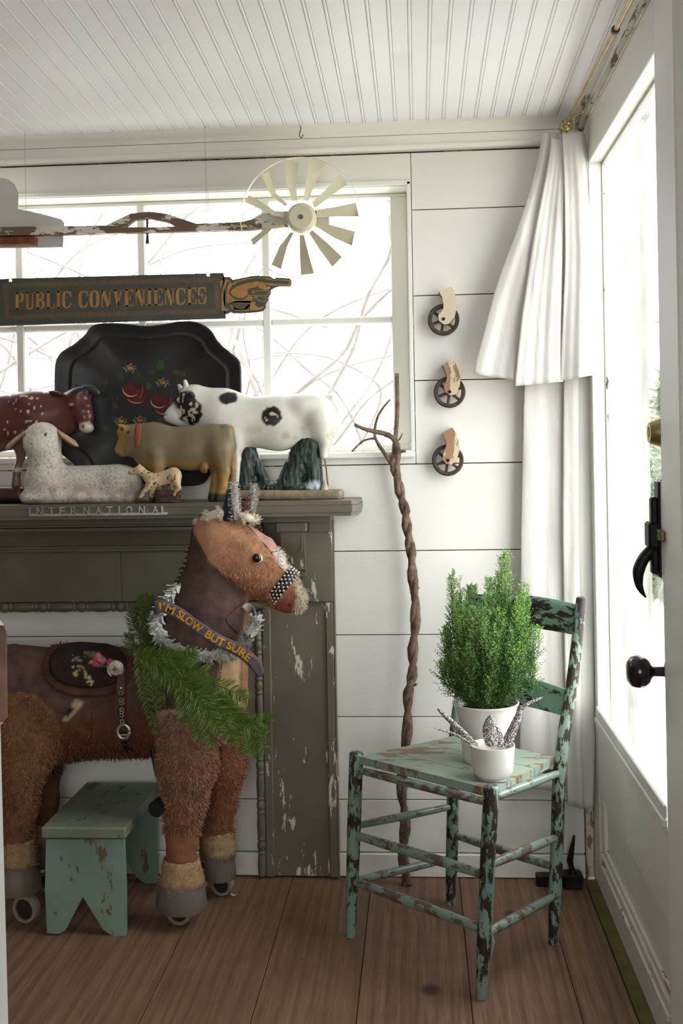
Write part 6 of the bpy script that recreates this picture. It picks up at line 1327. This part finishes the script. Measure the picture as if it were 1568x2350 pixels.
for lab, pts, wd in (('spotted grey feather leaning left high out of the small cup', [(1112, 1722), (1080, 1698), (1040, 1660), (1004, 1627)], 9), ('thin spotted feather lying lowest to the left of the small cup', [(1106, 1722), (1078, 1704), (1040, 1684), (996, 1671)], 4),
                     ('broad spotted feather standing upright in the middle of the small cup', [(1132, 1726), (1128, 1700), (1124, 1670), (1128, 1642)], 21), ('barred short feather right of the broad upright one in the cup', [(1148, 1726), (1148, 1705), (1144, 1685), (1140, 1668)], 12),
                     ('dark spotted feather leaning right at the cup rim', [(1152, 1726), (1168, 1702), (1182, 1670), (1196, 1636)], 11), ('long curved spotted feather reaching far right over the cup', [(1145, 1722), (1168, 1680), (1200, 1625), (1246, 1600)], 6)):
    yv = cb[1]+(.012 if 'long' in lab else -.004 if 'broad' in lab else .0); A = spline([at(x, y, yv) for x, y in pts], 16); e = empty('guinea_feather', A[0], lab, 'feather', 'feathers in the small white cup')
    mk('quill', MB().tube(A, [lerp(.0011, .0003, i/15) for i in range(16)], 5), M_QUI, e)
    V = []; Fc = []
    for i in range(16):
        t = A[min(i+1, 15)]-A[max(i-1, 0)]; t /= np.linalg.norm(t); s = np.cross(t, (.15, 1, .1)); s /= np.linalg.norm(s); f = i/15; w_ = wd*.8*sc_c*(math.sin(PI*min(1, .05+.93*f))**.55 if f > .18 else .02); V += [A[i]-s*w_+np.array([0, .002, 0]), A[i]+np.array([0, -.0006, 0]), A[i]+s*w_+np.array([0, .002, 0])]
    for i in range(15): Fc += [(3*i, 3*i+1, 3*i+4, 3*i+3), (3*i+1, 3*i+2, 3*i+5, 3*i+4)]
    mk('vane', (V, Fc), M_FEA, e, smooth=True, solid=.0005)

# ------------------------------------------------------------------ small things
dsp = atZ(1300, 2036); dY = dsp[1]
ds = empty('iron_doorstop', dsp, 'black cast iron doorstop behind the chair in the corner', 'doorstop')
pB = lambda x, y: at(x, y, dY); zb0 = pB(1316, 2036)[2]
mk('base', MB().box((pB(1293, 2036)[0], dY-.02, 0), (pB(1338, 2036)[0], dY+.03, pB(1316, 2004)[2]), .005), M_IRON, ds)
mk('tail_plate', MB().box((pB(1232, 2036)[0], dY+.0, 0), (pB(1293, 2036)[0], dY+.03, pB(1250, 2010)[2]), .003), M_IRON, ds)
mk('stem', MB().tube([pB(1316, 2006), pB(1312, 1992), pB(1308, 1975), pB(1312, 1952), pB(1316, 1930), pB(1318, 1917)], [.018, .010, .0125, .010, .006, .004], 10, flat=.7), M_IRON, ds, smooth=50)
hk = at(690, 278, -.045); hz0 = CZ-CS*hk[1]
mk('ceiling_hook', MB().tube(spline([(hk[0], hk[1], hz0+.004), (hk[0], hk[1], hz0-.012), (hk[0]-.004, hk[1], hz0-.022), (hk[0]-.001, hk[1], hz0-.032), (hk[0]+.005, hk[1], hz0-.030), (hk[0]+.006, hk[1], hz0-.024)], 18), .0014, 6), plain('grey_steel_wire', lin(120, 116, 108), .5, .7), origin=(hk[0], hk[1], hz0), label='small bent wire hook hanging from the ceiling edge', cat='hook', smooth=True)
fk = atZ(537, 2056); mk('paint_flake', MB().grid(lambda u, v: fk+np.array([(u-.5)*.016, (v-.5)*.009, .0015+.004*(u-.5)**2*4]), 5, 3), plain('white_flake', lin(214, 208, 196), .7), origin=fk, label='small white flake of paint lying on the floorboards', cat='paint flake', solid=.0008)
# upright at the left edge of the view
pY = -1.75
po = empty('white_upright', (at(-30, 2300, pY)[0], pY, 0), 'white painted upright with a brown wooden block at the left edge', 'upright')
a, b, a2, b2 = at(-90, 1560, pY), at(-2, 1560, pY), at(-72, 2350, pY), at(19, 2350, pY); dz = a2[2]
sl = (b2-b)/(b[2]-b2[2]); bt = b2+sl*b2[2]; at_ = a2+(a2-a)/(a[2]-a2[2])*a2[2]
V = [(at_[0], pY-.03, 0), (bt[0], pY-.03, 0), (b[0], pY-.03, b[2]), (a[0], pY-.03, a[2])]; V += [(x, y+.03, z) for x, y, z in V]
mk('upright_board', (V, [(0, 1, 2, 3), (7, 6, 5, 4), (0, 4, 5, 1), (1, 5, 6, 2), (2, 6, 7, 3), (3, 7, 4, 0)]), plain('bright_white_paint', lin(244, 243, 240), .6, var=.03), po)
q = [(-90, 1424), (10, 1424), (26, 1446), (28, 1650), (16, 1666), (-90, 1668)]; n = len(q)
mk('block', ([tuple(at(x, y, pY-.04)+np.array([0, d, 0])) for d in (-.024, .0095) for x, y in [(x-18, y) for x, y in q]], [tuple(range(n)), tuple(range(2*n-1, n-1, -1))]+[(k, n+k, n+(k+1) % n, (k+1) % n) for k in range(n)]), plain('white_edge_paint', lin(232, 226, 222), .6, var=.05), po)
q = [(-90, 1436), (8, 1436), (13, 1450), (15, 1645), (8, 1657), (-90, 1658)]
mk('bare_wood_face', ([tuple(at(x, y, pY-.068)+np.array([0, d, 0])) for d in (0, .0035) for x, y in q], [tuple(range(n)), tuple(range(2*n-1, n-1, -1))]+[(k, n+k, n+(k+1) % n, (k+1) % n) for k in range(n)]), plain('worn_brown_wood', lin(126, 92, 78), .7, var=.3, scale=16), po)

# ------------------------------------------------------------------ outside the windows
r5 = np.random.RandomState(9); bm2 = MB()
for i in range(150):
    x = r5.uniform(-3.4, -.3); p = np.array([x, r5.uniform(1.6, 3.4), r5.uniform(-.4, 1.4)]); d = np.array([r5.normal(0, .5), r5.normal(0, .25), 1.0]); pts = [p]; n = r5.randint(7, 12)
    for k in range(n): d = d+np.array([r5.normal(0, .28), r5.normal(0, .15), -.13]); d /= np.linalg.norm(d); p = p+d*r5.uniform(.16, .28); pts.append(p)
    if min(q[2] for q in pts) < -.45 or max(q[0] for q in pts) > .8: continue
    bm2.tube(spline(pts, 3*n), [lerp(.011, .003, k/(3*n-1)) for k in range(3*n)], 5)
mk('bramble_thicket', bm2, plain('pale_winter_twigs', lin(126, 118, 112), .9), origin=(-1, 2.4, -.45), label='tangle of bare pale brambles outside the back window', cat='brambles', kind='stuff')
sh_ = empty('garden_shrub', (2.4, 7.0, -.45), 'soft green evergreen shrub in the garden beyond the glazed door', 'shrub'); sb = MB(); sc2 = []; st_ = MB()
for i in range(70):
    a = r5.uniform(0, 2*PI); R0 = r5.uniform(.1, 1.3); tip = np.array([2.4+R0*math.cos(a), 7.0+R0*math.sin(a), r5.uniform(.1, 2.0)*(1.25-R0*.5)]); pts = spline([(2.4, 7.0, -.4), (2.4+R0*.6*math.cos(a), 7.0+R0*.6*math.sin(a), tip[2]*.55), tip], 26); st_.tube(pts, [lerp(.012, .003, k/25) for k in range(26)], 4)
    for k in range(5, 26):
        for q in range(9):
            d = r5.normal(0, 1, 3); d /= np.linalg.norm(d); w_ = np.cross(d, r5.normal(0, 1, 3)); w_ /= np.linalg.norm(w_); p0 = pts[k]; sb.add([p0-w_*.02, p0+w_*.02, p0+d*.16+np.array([0, 0, .02])], [(0, 1, 2)]); g = r5.uniform(.7, 1.3); sc2 += [tuple(x*g for x in lin(92, 108, 64))]*3
mk('shrub_stems', st_, M_BARK, sh_, kind='stuff'); mk('shrub_foliage', sb, vcol('soft_green_foliage', .7, .2, 10, 0), sh_, cols=sc2, fixn=False, kind='stuff')
